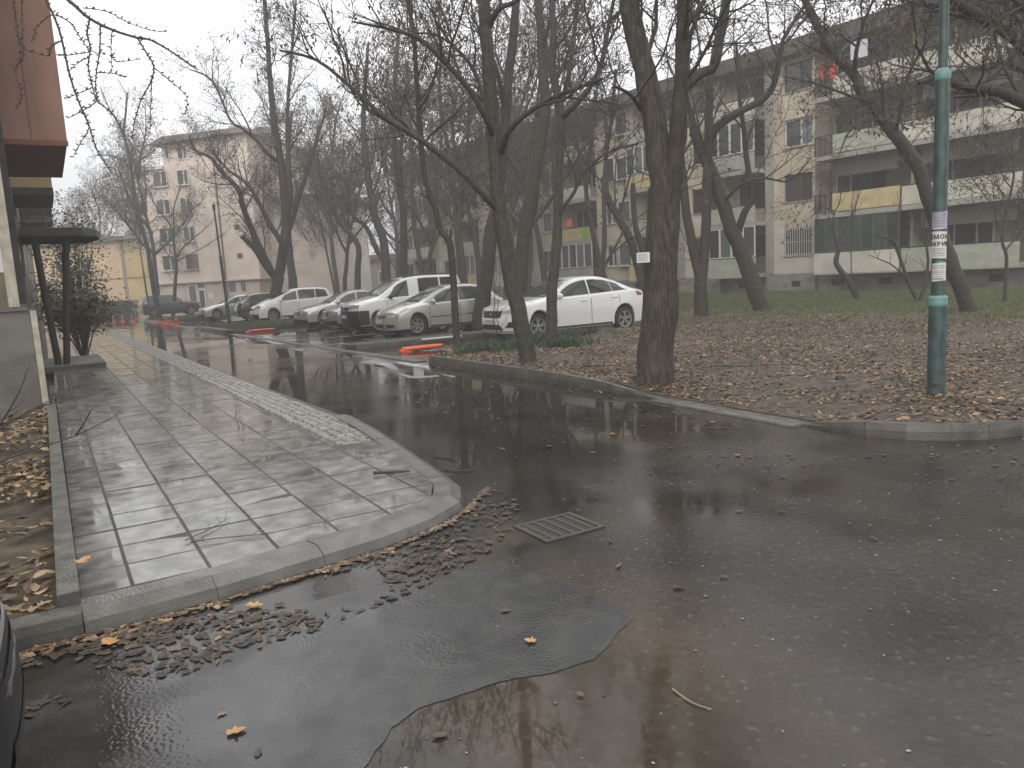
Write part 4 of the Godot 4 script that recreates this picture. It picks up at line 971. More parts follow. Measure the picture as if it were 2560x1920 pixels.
func far_buildings() -> void:
	var pink := rough_stuff(Color(0.60, 0.51, 0.45), Color(0.70, 0.61, 0.545), 110, 0.01, Vector3(6, 6, 6), 0.85)
	var pinkd := rough_stuff(Color(0.44, 0.38, 0.34), Color(0.55, 0.475, 0.43), 111, 0.01, Vector3(6, 6, 6), 0.85)
	var roofm := flat(0.10, 0.085, 0.08, 0.8)
	var white := flat(0.6, 0.6, 0.58, 0.5)
	var brown := flat(0.16, 0.08, 0.07, 0.6)
	var glass := [flat(0.05, 0.055, 0.06, 0.1), flat(0.10, 0.11, 0.115, 0.12)]
	var b := thing("pink_block", "six-storey pale pink apartment house at the end of the street", "apartment house", Vector3(-32.4758, 0, -72.0), deg_to_rad(-12.0))
	slab("wall", Vector3(0, 2.75, -9), Vector3(10.7, 13.1, 0), pink, b)
	slab("ground_floor", Vector3(0.2, 0, -8.9), Vector3(10.5, 2.62, -0.12), pinkd, b)
	slab("ledge", Vector3(-0.1, 2.623, -8.95), Vector3(10.85, 2.747, 0.2), pinkd, b)
	slab("attic_wall", Vector3(2.2, 13.1, -8.8), Vector3(10.6, 15.3, -0.1), pink, b)
	var rf := MB.new()
	rf.hexa([Vector3(1.3, 15.0, 0.7), Vector3(11.2, 15.3, 0.7), Vector3(11.2, 15.3, -9.3), Vector3(1.3, 15.0, -9.3), Vector3(2.6, 15.7, 0.2), Vector3(10.6, 15.85, 0.2), Vector3(10.6, 15.85, -8.8), Vector3(2.6, 15.7, -8.8)])
	part("roof", rf, roofm, b)
	slab("chimney", Vector3(7.6, 15.8, -3), Vector3(8.3, 16.6, -2.4), pinkd, b)
	slab("chimney", Vector3(9.6, 15.8, -4), Vector3(11.0, 16.4, -3.2), pinkd, b)
	slab("terrace_floor", Vector3(-0.6, 12.9, -4), Vector3(2.3, 13.2, 0.3), pink, b)
	var tr := MB.new()
	for k in 14: tr.box(Vector3(-0.55 + k * 0.2, 13.2, 0.22), Vector3(-0.52 + k * 0.2, 14.1, 0.25))
	tr.box(Vector3(-0.58, 14.1, 0.2), Vector3(2.2, 14.15, 0.27))
	part("railing", tr, white, b)
	slab("corner_balcony", Vector3(-0.9, 10.4, -4), Vector3(-0.003, 13.0, -0.1), pinkd, b)
	slab("corner_balcony", Vector3(-0.9, 4.6, -4), Vector3(-0.003, 9.0, -0.1), pinkd, b)
	slab("side_wing", Vector3(10.703, 0, -12), Vector3(16.4, 9.6, -2.5), pinkd, b)
	slab("side_wing_roof", Vector3(10.8, 9.603, -12.4), Vector3(16.9, 10.0, -2.0), roofm, b)
	slab("side_wing_wall", Vector3(10.703, 9.6, -9), Vector3(13.4, 14.2, -2.8), pink, b)
	slab("downpipe", Vector3(7.25, 0.1, 0.003), Vector3(7.37, 13.0, 0.1), brown, b)
	for f in 4:
		var y := 3.85 + 2.5 * f
		window(b, 1.05, 2.55, y, y + 1.45, 0.08, white, glass, 2, 0.1, pinkd)
		window(b, 3.5, 4.7, y, y + 1.4, 0.08, white if f != 0 else brown, glass, 2, 0.1, pinkd)
		if f < 2: window(b, 8.7, 9.18, y + 0.75, y + 1.2, 0.07, brown, glass, 1, 0.05)
	window(b, 2.5, 2.95, 13.75, 14.8, -0.02, white, glass, 1, 0.08)
	window(b, 3.7, 4.75, 13.6, 14.85, -0.02, white, glass, 2, 0.1)
	window(b, 11.3, 12.4, 12.1, 13.0, -2.72, white, glass, 2, 0.08)
	window(b, 3.3, 4.2, 0.75, 2.5, -0.04, white, glass, 1, 0.1)
	window(b, 4.25, 5.1, 2.1, 2.6, -0.04, white, glass, 1, 0.06)
	var dr := window(b, 4.27, 5.05, 0.1, 2.05, -0.04, white, glass, 1, 0.13)
	dr.name = "door"
	window(b, 7.5, 8.1, 1.7, 2.5, -0.04, brown, glass, 1, 0.06)
	window(b, 8.7, 9.1, 1.7, 2.5, -0.04, brown, glass, 1, 0.06)
	slab("name_plate", Vector3(5.3, 1.15, -0.118), Vector3(5.8, 1.65, -0.09), white, b)
	var yb := thing("peach_house", "low peach-coloured two-storey house behind the hedge", "house", Vector3(-41.27, 0, -82.0), deg_to_rad(-8.0))
	var peach := rough_stuff(Color(0.50, 0.37, 0.24), Color(0.58, 0.44, 0.30), 112, 0.01, Vector3(6, 6, 6), 0.85)
	var yel := rough_stuff(Color(0.46, 0.35, 0.18), Color(0.53, 0.42, 0.23), 113, 0.01, Vector3(6, 6, 6), 0.85)
	slab("wall", Vector3(-9, 0, -8), Vector3(1.2, 7.5, 0), peach, yb)
	slab("roof", Vector3(-9.5, 7.503, -8.5), Vector3(1.8, 8.0, 0.6), roofm, yb)
	slab("downpipe", Vector3(1.2, 0, -0.4), Vector3(1.75, 7.4, 0.1), flat(0.22, 0.21, 0.2, 0.8), yb)
	slab("string_course", Vector3(-9, 3.6, 0.003), Vector3(1.19, 3.75, 0.06), flat(0.3, 0.2, 0.13, 0.8), yb)
	window(yb, -6.5, -5.2, 4.6, 6.0, 0.07, white, glass, 2, 0.1)
	window(yb, -3.6, -2.4, 4.6, 6.0, 0.07, white, glass, 2, 0.1)
	var y2 := thing("yellow_house", "ochre yellow two-storey house with hipped roof behind the hedge", "house", Vector3(-41.27, 0, -82.0), deg_to_rad(-8.0))
	slab("wall", Vector3(1.76, 0, -8), Vector3(9.0, 7.6, 0.3), yel, y2)
	slab("string_course", Vector3(1.8, 3.6, 0.303), Vector3(9.0, 3.75, 0.36), flat(0.3, 0.2, 0.13, 0.8), y2)
	var r2 := MB.new()
	r2.hexa([Vector3(1.2, 7.6, 1.0), Vector3(9.6, 7.6, 1.0), Vector3(9.6, 7.6, -8.6), Vector3(1.2, 7.6, -8.6), Vector3(3.6, 9.0, -2.4), Vector3(7.4, 9.0, -2.4), Vector3(7.4, 9.0, -5.6), Vector3(3.6, 9.0, -5.6)])
	part("roof", r2, roofm, y2)
	# a dim long block closing the view behind the parked cars
	var gb := thing("grey_block", "dim grey building far behind the parked cars and trees", "building", Vector3(-36, 0, -100), deg_to_rad(-10))
	slab("wall", Vector3(14, 0, -8), Vector3(48, 4.6, 0), flat(0.2, 0.18, 0.165, 0.85), gb)
	slab("roof", Vector3(13.6, 4.603, -8.5), Vector3(48.5, 5.2, 0.5), roofm, gb)
	for k in 7: window(gb, 16.0 + k * 4.5, 17.6 + k * 4.5, 1.6, 3.2, 0.07, white, glass, 2, 0.1)

# ---- trees --------------------------------------------------------------------------------------------------------
func sprout(mb: MB, p: PackedVector3Array, rad: PackedFloat32Array, lvl: int, r: RandomNumberGenerator, o: Dictionary, from: float) -> void:
	var total := 0.0
	for j in p.size() - 1: total += p[j].distance_to(p[j + 1])
	var cnt := int(total * (1.0 - from) * o.n[lvl]) + 1
	var steps: int = [6, 4, 3][lvl]
	for k in cnt:
		var f := from + (1.0 - from) * (k + r.randf()) / cnt
		var d := f * total
		var j := 0
		while j < p.size() - 2 and d > p[j].distance_to(p[j + 1]):
			d -= p[j].distance_to(p[j + 1]); j += 1
		var seg := p[j + 1] - p[j]
		var g := clampf(d / maxf(seg.length(), 1e-4), 0.0, 1.0)
		var pos := p[j] + seg * g
		var rr := lerpf(rad[j], rad[j + 1], g)
		var dir := seg.normalized()
		var axis := dir.cross(Vector3(r.randf_range(-1, 1), r.randf_range(-1, 1), r.randf_range(-1, 1))).normalized()
		dir = dir.rotated(axis, r.randf_range(0.5, 1.2))
		dir.y += o.up[lvl]
		dir = dir.normalized()
		var length: float = o.len[lvl] * r.randf_range(0.45, 1.15) * (1.2 - 0.55 * f)
		var r0 := maxf(minf(rr * 0.62, length * 0.016 + 0.003), o.thin)
		var q := PackedVector3Array([pos])
		var qr := PackedFloat32Array([r0])
		for e in steps:
			dir = (dir + Vector3(r.randf_range(-1, 1), r.randf_range(-0.8, 1) + o.up[lvl], r.randf_range(-1, 1)) * 0.27).normalized()
			pos += dir * length / steps
			q.append(pos)
			qr.append(maxf(lerpf(r0, r0 * 0.3, (e + 1.0) / steps), o.thin * 0.8))
		mb.tube(q, qr, 5 if lvl == 0 else 3)
		if lvl < o.depth: sprout(mb, q, qr, lvl + 1, r, o, 0.15)
		if lvl == o.depth and r.randf() < o.seeds: o.tips.append(pos)

func finer(p: Array, r0: float, r1: float, r: RandomNumberGenerator, flare: bool) -> Array:
	# a smoothed, slightly wandering limb through the given points
	var q := PackedVector3Array()
	var qr := PackedFloat32Array()
	var cnt := p.size()
	for j in cnt - 1:
		for e in 3:
			var f := e / 3.0
			var pt: Vector3 = p[j].cubic_interpolate(p[j + 1], p[maxi(j - 1, 0)], p[mini(j + 2, cnt - 1)], f)
			var u := (j + f) / (cnt - 1)
			q.append(pt + Vector3(r.randf_range(-1, 1), 0, r.randf_range(-1, 1)) * r0 * (0.08 if j + e > 0 else 0.0))
			qr.append(lerpf(r0, r1, u) * (1.0 + (0.6 * pow(maxf(1.0 - u * 8.0, 0.0), 2.0) if flare else 0.0)) * r.randf_range(0.96, 1.05))
	q.append(p[-1]); qr.append(r1 * 0.8)
	return [q, qr]

func seed_mesh(tips: Array, r: RandomNumberGenerator, size: float, each: int) -> MB:
	var b := MB.new()
	for t in tips:
		for k in each:
			var a: Vector3 = t + Vector3(r.randf_range(-1, 1), r.randf_range(-1.3, 0.4), r.randf_range(-1, 1)) * size * 1.3
			var u := Vector3(r.randf_range(-1, 1), r.randf_range(-0.4, 0.4), r.randf_range(-1, 1)).normalized() * size * 0.32
			var d := Vector3(r.randf_range(-0.4, 0.4), -1, r.randf_range(-0.4, 0.4)).normalized() * size * r.randf_range(0.6, 1.2)
			b.tri(a - u, a + u * 0.9 + d * 0.35, a + d)
	return b

func make_tree(called: String, label: String, limbs: Array, bark: Material, sd: int, o: Dictionary, group := "") -> Node3D:
	var r := RandomNumberGenerator.new()
	r.seed = sd
	var base: Vector3 = limbs[0][2][0]
	base.y = minf(base.y, 0.05)
	var root := thing(called, label, o.get("kind", "tree"), base, 0.0, group)
	var trunk := MB.new()
	var crown := MB.new()
	o.tips = []
	for k in limbs.size():
		var pts := []
		for q in limbs[k][2]: pts.append(q - base)
		if k == 0:
			if pts[0].y > 0.1: pts.push_front(Vector3(pts[0].x * 0.5, -0.1, pts[0].z))
			else: pts.push_front(pts[0] + Vector3(0, -0.15, 0))
		var fr := finer(pts, limbs[k][0], limbs[k][1], r, k == 0)
		trunk.tube(fr[0], fr[1], 14 if limbs[k][0] > 0.1 else 9, 0.05)
		if limbs[k][1] < 0.03 or not o.get("hero", false) or k > 0:
			sprout(crown, fr[0], fr[1], 0, r, o, o.get("from", 0.45) if k == 0 else 0.3)
		elif k == 0:
			sprout(crown, fr[0], fr[1], 0, r, o, o.get("from", 0.45))
	part("trunk", trunk, bark, root)
	part("branches", crown, o.get("twig", m.twig), root)
	if o.tips.size(): stuff(part("dry_seed_clusters", seed_mesh(o.tips, r, o.get("seed_size", 0.09), 5), m.seed, root))
	return root

func wild_limbs(sd: int, h: float, spread: float, forks: int, lean: float) -> Array:
	var r := RandomNumberGenerator.new()
	r.seed = sd
	var out := []
	var p := [Vector3.ZERO]
	var dir := Vector3(lean, 1, r.randf_range(-0.1, 0.1)).normalized()
	for k in 7:
		dir = (dir + Vector3(r.randf_range(-0.14, 0.14), 0.12, r.randf_range(-0.14, 0.14))).normalized()
		p.append(p[-1] + dir * h / 7.0)
	out.append([h * 0.017, 0.035, p])
	for k in forks:
		var at: Vector3 = p[2 + k % 4].lerp(p[3 + k % 4], r.randf())
		var az := TAU * (k * 0.38 + r.randf() * 0.2)
		var d := Vector3(cos(az), r.randf_range(0.7, 1.3), sin(az)).normalized()
		var q := [at]
		for e in 5:
			d = (d + Vector3(r.randf_range(-0.2, 0.2), 0.13, r.randf_range(-0.2, 0.2))).normalized()
			q.append(q[-1] + d * spread / 5.0)
		out.append([h * 0.009, 0.02, q])
	return out

func shrub(called: String, label: String, at: Vector3, size: Vector3, leaves: int, leaf: float, sd: int, tint: Color, cat := "shrub") -> Node3D:
	var r := RandomNumberGenerator.new()
	r.seed = sd
	var root := thing(called, label, cat, at)
	var st := MB.new()
	var fo := MB.new()
	var ends := []
	for k in 26:
		var az := r.randf() * TAU
		var d := Vector3(cos(az) * size.x * r.randf_range(0.2, 1.0), size.y * r.randf_range(0.45, 1.0), sin(az) * size.z * r.randf_range(0.2, 1.0))
		var p := PackedVector3Array([Vector3(d.x * 0.06, -0.05, d.z * 0.06), d * 0.35 + Vector3(0, 0.12 * size.y, 0), d * 0.7, d])
		st.tube(p, PackedFloat32Array([0.022, 0.016, 0.011, 0.005]), 4)
		for e in 4: ends.append(p[1].lerp(p[3], 0.15 + 0.28 * e))
	for k in leaves:
		var c: Vector3 = ends[r.randi() % ends.size()] + Vector3(r.randfn(), r.randfn() * 0.8, r.randfn()) * 0.14 * size.y * 0.55
		if c.y < 0.05: continue
		var u := Vector3(r.randf_range(-1, 1), r.randf_range(-0.5, 0.5), r.randf_range(-1, 1)).normalized() * leaf
		var w := u.cross(Vector3(r.randf_range(-1, 1), 1, r.randf_range(-1, 1))).normalized() * leaf * 0.32
		var k0 := fo.v.size()
		fo.quad(c - u * 0.5, c + w, c + u * 0.5, c - w)
		var t := r.randf_range(0.6, 1.35)
		for e in 4: fo.c.append(Color(tint.r * t * r.randf_range(0.9, 1.25), tint.g * t, tint.b * t))
	part("stems", st, m.twig, root)
	part("foliage", fo, m.grass, root)
	return root

func trees() -> void:
	var fine := {"n": [3.0, 5.6, 7.5], "len": [2.0, 0.9, 0.42], "up": [0.25, 0.08, -0.05], "thin": 0.0045, "depth": 2, "seeds": 0.16, "hero": true}
	var mid := {"n": [2.6, 5.2, 7.5], "len": [2.5, 1.1, 0.5], "up": [0.25, 0.08, -0.08], "thin": 0.0065, "depth": 2, "seeds": 0.3, "hero": true}
	var back := {"n": [2.2, 4.2, 6.0], "len": [2.8, 1.2, 0.6], "up": [0.28, 0.08, -0.1], "thin": 0.009, "depth": 2, "seeds": 0.35, "seed_size": 0.16, "twig": m.twig_pale}
	var shoots := {"n": [2.5, 2.5, 3.0], "len": [0.9, 0.45, 0.3], "up": [0.6, 0.3, 0.1], "thin": 0.006, "depth": 1, "seeds": 0.0}
	var list := [
		["tree_forked_thick", "thick ridged trunk with a paper notice, forking in two above head height", m.bark_moss, fine, {"from": 0.85}],
		["tree_leaning_left", "dark trunk leaning left at the park kerb in front of the white sedan's nose", m.bark, fine, {"from": 0.6}],
		["tree_slim_forked", "slim pinkish grey trunk beside the white sedan's door, forked in a Y above", m.bark_grey, fine, {"from": 0.6}],
		["tree_kinked_dark", "thin black kinked trunk at the kerb corner before the beige hatchback", m.bark, fine, {"from": 0.5}],
		["tree_behind_white_car", "stout trunk rising between the beige hatchback and the white sedan", m.bark, mid, {"from": 0.5}],
		["tree_right_leaning", "trunk leaning right behind the white sedan's bonnet with a knobbed bend", m.bark, mid, {"from": 0.6, "n": [2.0, 4.2, 6.0], "seeds": 0.18}],
		["tree_twin_trunk", "twin-trunked tree forked low on the lawn edge right of the thick trunk", m.bark, mid, {"from": 0.9, "n": [2.0, 4.2, 6.0], "seeds": 0.18}],
		["tree_leaning_lawn", "thick tree leaning left over the lawn before the beige wall", m.bark, mid, {"from": 0.6, "n": [2.0, 4.2, 6.0], "seeds": 0.18}],
		["tree_leaning_post", "tree leaning steeply left behind the near teal lamp post", m.bark, mid, {"from": 0.45, "seeds": 0.3, "seed_size": 0.10}],
		["tree_far_right_thin", "thin dark sapling at the right end of the lawn", m.bark, mid, {"from": 0.4}],
		["tree_big_limbs_right", "tree whose heavy limbs reach in from the right edge", m.bark, fine, {"from": 0.8, "seeds": 0.35, "seed_size": 0.10}],
		["tree_grass_island", "large many-limbed tree with a broken stub on the grass island", m.bark_grey, mid, {"from": 0.8}],
		["tree_behind_island", "straight trunk just behind the large island tree", m.bark_grey, back, {"from": 0.5}],
		["tree_left_slender", "slender leaning tree beside the far off-roader's rear", m.bark_grey, back, {"from": 0.6, "n": [1.3, 2.8, 4.0], "seeds": 0.05}],
		["tree_small_yard", "small spreading tree in front of the pink house", m.bark_grey, back, {"from": 0.5, "n": [1.4, 2.6, 3.5], "len": [1.6, 0.9, 0.45], "seeds": 0.12}],
		["tree_stump_tall", "topped tree with a blunt cut end leaning left behind the thick trunk", m.bark_grey, shoots, {"from": 0.6}],
		["tree_stump_thin", "upright topped trunk with a blunt cut end close behind the thick trunk", m.bark_grey, shoots, {"from": 0.9}],
		["tree_slim_back", "slim tree standing behind the white sedan's roof before the yellow balcony", m.bark_grey, mid, {"from": 0.5, "n": [2.0, 4.2, 6.0], "seeds": 0.18}],
		["tree_grey_fork", "grey tree forked near the ground behind the white sedan's rear window", m.bark_grey, mid, {"from": 0.5, "n": [2.0, 4.2, 6.0], "seeds": 0.18}],
		["tree_row_back_a", "tree bowed to the left behind the silver saloons", m.bark_grey, back, {"from": 0.5}],
		["tree_row_back_b", "tall tree leaning left behind the white van's bonnet, with a long left fork", m.bark_grey, back, {"from": 0.5}],
		["tree_row_back_c", "straight dark trunk behind the white van's roof front", m.bark, back, {"from": 0.5}],
		["tree_row_back_d", "slender trunk behind the middle of the white van's roof", m.bark_grey, back, {"from": 0.5}],
		["tree_row_back_e", "pair of slim trunks from one foot behind the white van's rear", m.bark_grey, back, {"from": 0.5}],
		["tree_row_back_f", "thin leaning tree behind the white people carrier's tail", m.bark_grey, back, {"from": 0.5}],
		["sapling_kerb", "leafless two-stemmed sapling before the white sedan's headlight", m.bark, shoots, {"from": 0.3, "n": [3.0, 3.0, 3.0], "len": [0.35, 0.2, 0.1], "thin": 0.003}],
		["shrub_tree_upright", "small crooked tree with upright shoots before the glazed ground-floor balcony", m.bark, shoots, {"from": 0.5}],
		["shrub_tree_vee", "low V-shaped shrub tree on the lawn left of the near lamp post", m.bark, shoots, {"from": 0.4}]]
	var names := {"tree_kinked_dark": "thin_tree", "shrub_tree_upright": "small_tree", "shrub_tree_vee": "small_tree", "tree_far_right_thin": "sapling", "sapling_kerb": "sapling", "tree_stump_tall": "topped_tree", "tree_stump_thin": "topped_tree"}
	for k in list.size():
		var a: Array = list[k]
		var o: Dictionary = a[3].duplicate()
		o.merge(a[4], true)
		make_tree(names.get(a[0], "bare_tree"), a[1], TREES[a[0]], a[2], 200 + k, o)
	# bare trees filling the depth of the yard, copies of four grown ones
	var kinds := []
	var wild := back.duplicate()
	wild.from = 0.35
	for k in 4:
		var o := wild.duplicate()
		kinds.append(make_tree("yard_tree", "bare winter tree in the misty grove behind the parked cars", wild_limbs(300 + k, 11.0 + k, 5.2, 5 + k % 2, [0.12, -0.2, 0.05, -0.1][k]), m.bark_grey, 310 + k, o, "bare trees in the grove behind the parked cars"))
	var spots := []
	var r := RandomNumberGenerator.new()
	r.seed = 77
	for k in 10:
		spots.append([26.0 + 46.0 * (k + r.randf()) / 10.0, 17.0 + 10.5 * fposmod(k * 0.618, 1.0), r.randf_range(0.75, 1.1)])
	for k in 12: spots.append([70.0 + 30.0 * (k + r.randf()) / 12.0, 8.0 + 17.0 * fposmod(k * 0.618, 1.0), r.randf_range(0.8, 1.2)])
	for k in spots.size():
		var a = spots[k]
		if k < 4: kinds[k].position = W(a[0], a[1], 0.0)
		else: copy(kinds[k % 4], W(a[0], a[1], 0.0), r.randf() * TAU, "", a[2])
	for k in 14:
		var q := copy(kinds[k % 4], Vector3(-72.0 + 3.4 * k + r.randf_range(-1, 1), 0, -104.0 + r.randf_range(-7, 7)), r.randf() * TAU, "hazy bare tree rising behind the peach and yellow houses", r.randf_range(0.95, 1.25))
		q.set_meta("group", "hazy trees behind the low houses")
	# the branch with knobbly buds that hangs into the top left corner
	var hang := thing("overhanging_tree", "budded bare branches hanging into the upper left corner", "tree", Vector3(-5.3, 0, -4.4))
	var hb := MB.new()
	var budm := MB.new()
	var base := Vector3(-5.3, 0, -4.4)
	for q in OVERHANG:
		var pts := []
		for e in q[2]: pts.append(e - base)
		var fr := finer(pts, q[0] * 0.6, q[1] * 0.65, r, false)
		hb.tube(fr[0], fr[1], 6)
		var side := 1.0
		for j in fr[0].size() - 1:
			for e in 2:
				var at: Vector3 = fr[0][j].lerp(fr[0][j + 1], (e + r.randf()) / 2.0)
				var d := Vector3(side * r.randf_range(0.5, 1), r.randf_range(0.0, 1.0), r.randf_range(-0.5, 0.5)).normalized()
				side = -side
				var ln := r.randf_range(0.012, 0.03)
				budm.tube(PackedVector3Array([at, at + d * ln * 0.6, at + d * ln]), PackedFloat32Array([0.004, 0.0048, 0.0015]), 4)
	part("branches", hb, m.twig, hang)
	stuff(part("buds", budm, m.twig, hang))
	var tb := MB.new()
	var tp := finer([Vector3(0, -0.1, 0), Vector3(0.05, 1.5, 0), Vector3(-0.05, 3.0, -0.1), Vector3(0.15, 4.6, -0.2)], 0.14, 0.06, r, true)
	tb.tube(tp[0], tp[1], 10, 0.05)
	for e in [0, 9, 16]:
		tb.tube(PackedVector3Array([Vector3(0.15, 4.5, -0.2), (OVERHANG[e][2][0] - base).lerp(Vector3(0.15, 4.5, -0.2), 0.4) + Vector3(0, 0.2, 0), OVERHANG[e][2][0] - base]), PackedFloat32Array([0.05, 0.03, OVERHANG[e][0] * 0.6]), 6)
	part("trunk", tb, m.bark, hang)
	# low bare twigs growing by the wall on the left
	var lt := thing("wall_shrub", "leafless twigs reaching in front of the grey plinth at the left edge", "shrub", Vector3(-4.9, 0.05, -6.9))
	var lb := MB.new()
	for q in [[[-0.2, 0.0, 0.0], [0.25, 0.42, 0.1], [0.62, 0.62, 0.05], [0.95, 0.78, -0.1]], [[0.25, 0.42, 0.1], [0.5, 0.75, 0.1], [0.58, 1.0, 0.0]], [[-0.2, 0.0, 0.0], [0.4, 0.2, 0.0], [0.85, 0.32, -0.1], [1.25, 0.5, -0.2]], [[0.62, 0.62, 0.05], [0.8, 0.66, 0.1], [1.05, 0.7, 0.1]], [[0.85, 0.32, -0.1], [1.0, 0.45, 0.0], [1.15, 0.6, 0.1]]]:
		var pts := []
		for e in q: pts.append(Vector3(e[0], e[1], e[2]))
		var fr := finer(pts, 0.011, 0.003, r, false)
		lb.tube(fr[0], fr[1], 5)
		sprout(lb, fr[0], fr[1], 2, r, {"n": [0, 0, 6.0], "len": [0, 0, 0.2], "up": [0, 0, 0.1], "thin": 0.0025, "depth": 2, "seeds": 0.0, "tips": []}, 0.3)
	part("stems", lb, m.twig, lt)
	shrub("evergreen_shrub", "leafy olive-green shrub behind the canopy posts", W(24.0, 0.75, 0.1), Vector3(1.2, 2.3, 1.3), 5200, 0.10, 401, Color(0.11, 0.11, 0.055))
	shrub("evergreen_shrub", "taller thin evergreen shrub rising above the entrance canopy", W(27.5, 0.9, 0.1), Vector3(0.8, 4.6, 0.9), 2600, 0.10, 402, Color(0.10, 0.105, 0.06))
	var hedge := thing("hedge", "dark clipped hedge at the foot of the low houses", "hedge", Vector3(-40.0, 0, -76.5), deg_to_rad(-8))
	var hb2 := MB.new()
	for k in 5200:
		var c := Vector3(rng.randf_range(-3.2, 3.6), rng.randf_range(0.0, 1.35), rng.randf_range(-0.6, 0.6))
		if rng.randf() < 0.5: c.z = 0.6 + rng.randf_range(-0.1, 0.05)
		var u := Vector3(rng.randf_range(-1, 1), rng.randf_range(-1, 1), rng.randf_range(-1, 1)).normalized() * 0.13
		var w := u.cross(Vector3(rng.randf_range(-1, 1), 1, rng.randf_range(-1, 1))).normalized() * 0.07
		hb2.quad(c - u, c + w, c + u, c - w)
		var t := rng.randf_range(0.5, 1.4)
		for e in 4: hb2.c.append(Color(0.035 * t, 0.05 * t, 0.028 * t))
	part("foliage", hb2, m.grass, hedge)

# ---- cars ---------------------------------------------------------------------------------------------------------
# A car lies along x, nose at 0, tail at L, z across; every outline is a list of (x, height).
var spec := {}

func half_at(x: float) -> float:
	return spec.w * (1.0 - 0.07 * exp(-x / 0.3) - 0.07 * exp(-(spec.l - x) / 0.3))

func low_at(x: float) -> float:
	var z: float = spec.get("sill", 0.21)
	for c in [spec.fo, spec.fo + spec.wb]:
		var ra: float = spec.wr + 0.055
		if absf(x - c) < ra: z = maxf(z, spec.wr + sqrt(ra * ra - (x - c) * (x - c)))
	return z

func section(x: float) -> PackedVector2Array:   # (across, height), from the sill to the middle of the roof
	var zt := soft(spec.top, x)
	var zs := minf(soft(spec.belt, x), zt - 0.025)
	var zb := minf(low_at(x), zs - 0.1)
	var w := half_at(x)
	var k := clampf((zt - zs) / 0.42, 0.0, 1.0)
	var wt := lerpf(w - 0.16, spec.w - spec.get("tumble", 0.26), k)
	var ze := zt - lerpf(0.02, 0.075, k)
	var o := PackedVector2Array()
	var flare := 0.0
	for c in [spec.fo, spec.fo + spec.wb]: flare = maxf(flare, 0.022 * clampf(1.6 - absf(x - c) / (spec.wr + 0.055), 0.0, 1.0))
	o.append(Vector2(w - 0.05, zb)); o.append(Vector2(w - 0.012 + flare, zb + 0.015))
	var z1 := zs - 0.05
	for e in 4:
		var z := lerpf(zb + 0.04, z1, e / 3.0)
		var mid := (z - 0.62) / 0.45
		o.append(Vector2(w - 0.03 * mid * mid + flare * (1.0 - e / 3.0), z))
	o.append(Vector2(w - 0.045, zs - 0.012)); o.append(Vector2(w - 0.075, zs))
	o.append(Vector2(lerpf(w - 0.075, wt, 0.5) + 0.012 * k, lerpf(zs, ze, 0.5)))
	o.append(Vector2(wt, ze)); o.append(Vector2(wt - 0.07, zt - lerpf(0.012, 0.028, k)))
	o.append(Vector2(wt * 0.5, zt - 0.006)); o.append(Vector2(0, zt))
	return o

func warp(p: Vector3) -> Vector3:   # rounds the nose and the tail
	var a: float = absf(p.z) / spec.w
	var round_ := pow(a, 3.0)
	var f := exp(-pow(p.x / 0.5, 2.0))
	var g := exp(-pow((spec.l - p.x) / 0.5, 2.0))
	var lean_f: float = maxf(0.0, p.y - spec.get("bump", 0.52)) * spec.get("nose", 0.35) + maxf(0.0, 0.34 - p.y) * 0.3
	var lean_r: float = maxf(0.0, p.y - spec.get("bump", 0.6)) * spec.get("tail", 0.25) + maxf(0.0, 0.34 - p.y) * 0.4
	return Vector3(p.x + (lean_f + round_ * spec.get("round", 0.3)) * f - (lean_r + round_ * 0.22) * g, p.y, p.z)

func side_pt(x: float, z: float, sgn: float, off: float) -> Vector3:
	var s := section(x)
	var y := s[0].x
	for e in range(1, s.size() - 2):
		if z <= s[e].y:
			y = lerpf(s[e - 1].x, s[e].x, clampf((z - s[e - 1].y) / maxf(s[e].y - s[e - 1].y, 1e-4), 0, 1))
			break
		y = s[e].x
	return warp(Vector3(x, z, sgn * (y + off)))

func top_pt(x: float, y: float, off: float) -> Vector3:
	var s := section(x)
	var z := s[9].y
	for e in range(9, 12):
		if absf(y) <= s[e].x and absf(y) >= s[e + 1].x:
			z = lerpf(s[e].y, s[e + 1].y, (s[e].x - absf(y)) / maxf(s[e].x - s[e + 1].x, 1e-4))
	return warp(Vector3(x, z + off, y))

func side_quad(c: Array, sgn: float, off: float, nu := 8, nv := 3) -> MB:   # c: (x, z) lower front, lower rear, upper rear, upper front
	var b := MB.new()
	grid_patch(b, func(u, v):
		var q: Vector2 = c[0].lerp(c[1], u).lerp(c[3].lerp(c[2], u), v)
		return side_pt(q.x, q.y, sgn, off), nu, nv)
	b.smooth()
	return b

func end_quad(c: Array, at_tail: bool, off: float, nu := 8, nv := 3) -> MB:   # c: (across, z) corners on the nose or the tail
	var b := MB.new()
	var x: float = spec.l + off if at_tail else -off
	grid_patch(b, func(u, v):
		var q: Vector2 = c[0].lerp(c[1], u).lerp(c[3].lerp(c[2], u), v)
		return warp(Vector3(x, q.y, q.x)), nu, nv)
	b.smooth()
	return b

func ends(c: Array, sgn: float) -> Array:
	var o := []
	for q in c: o.append(Vector2(q[0] * sgn, q[1]))
	return o

func sides(c: Array) -> Array:
	var o := []
	for q in c: o.append(Vector2(q[0], q[1]))
	return o

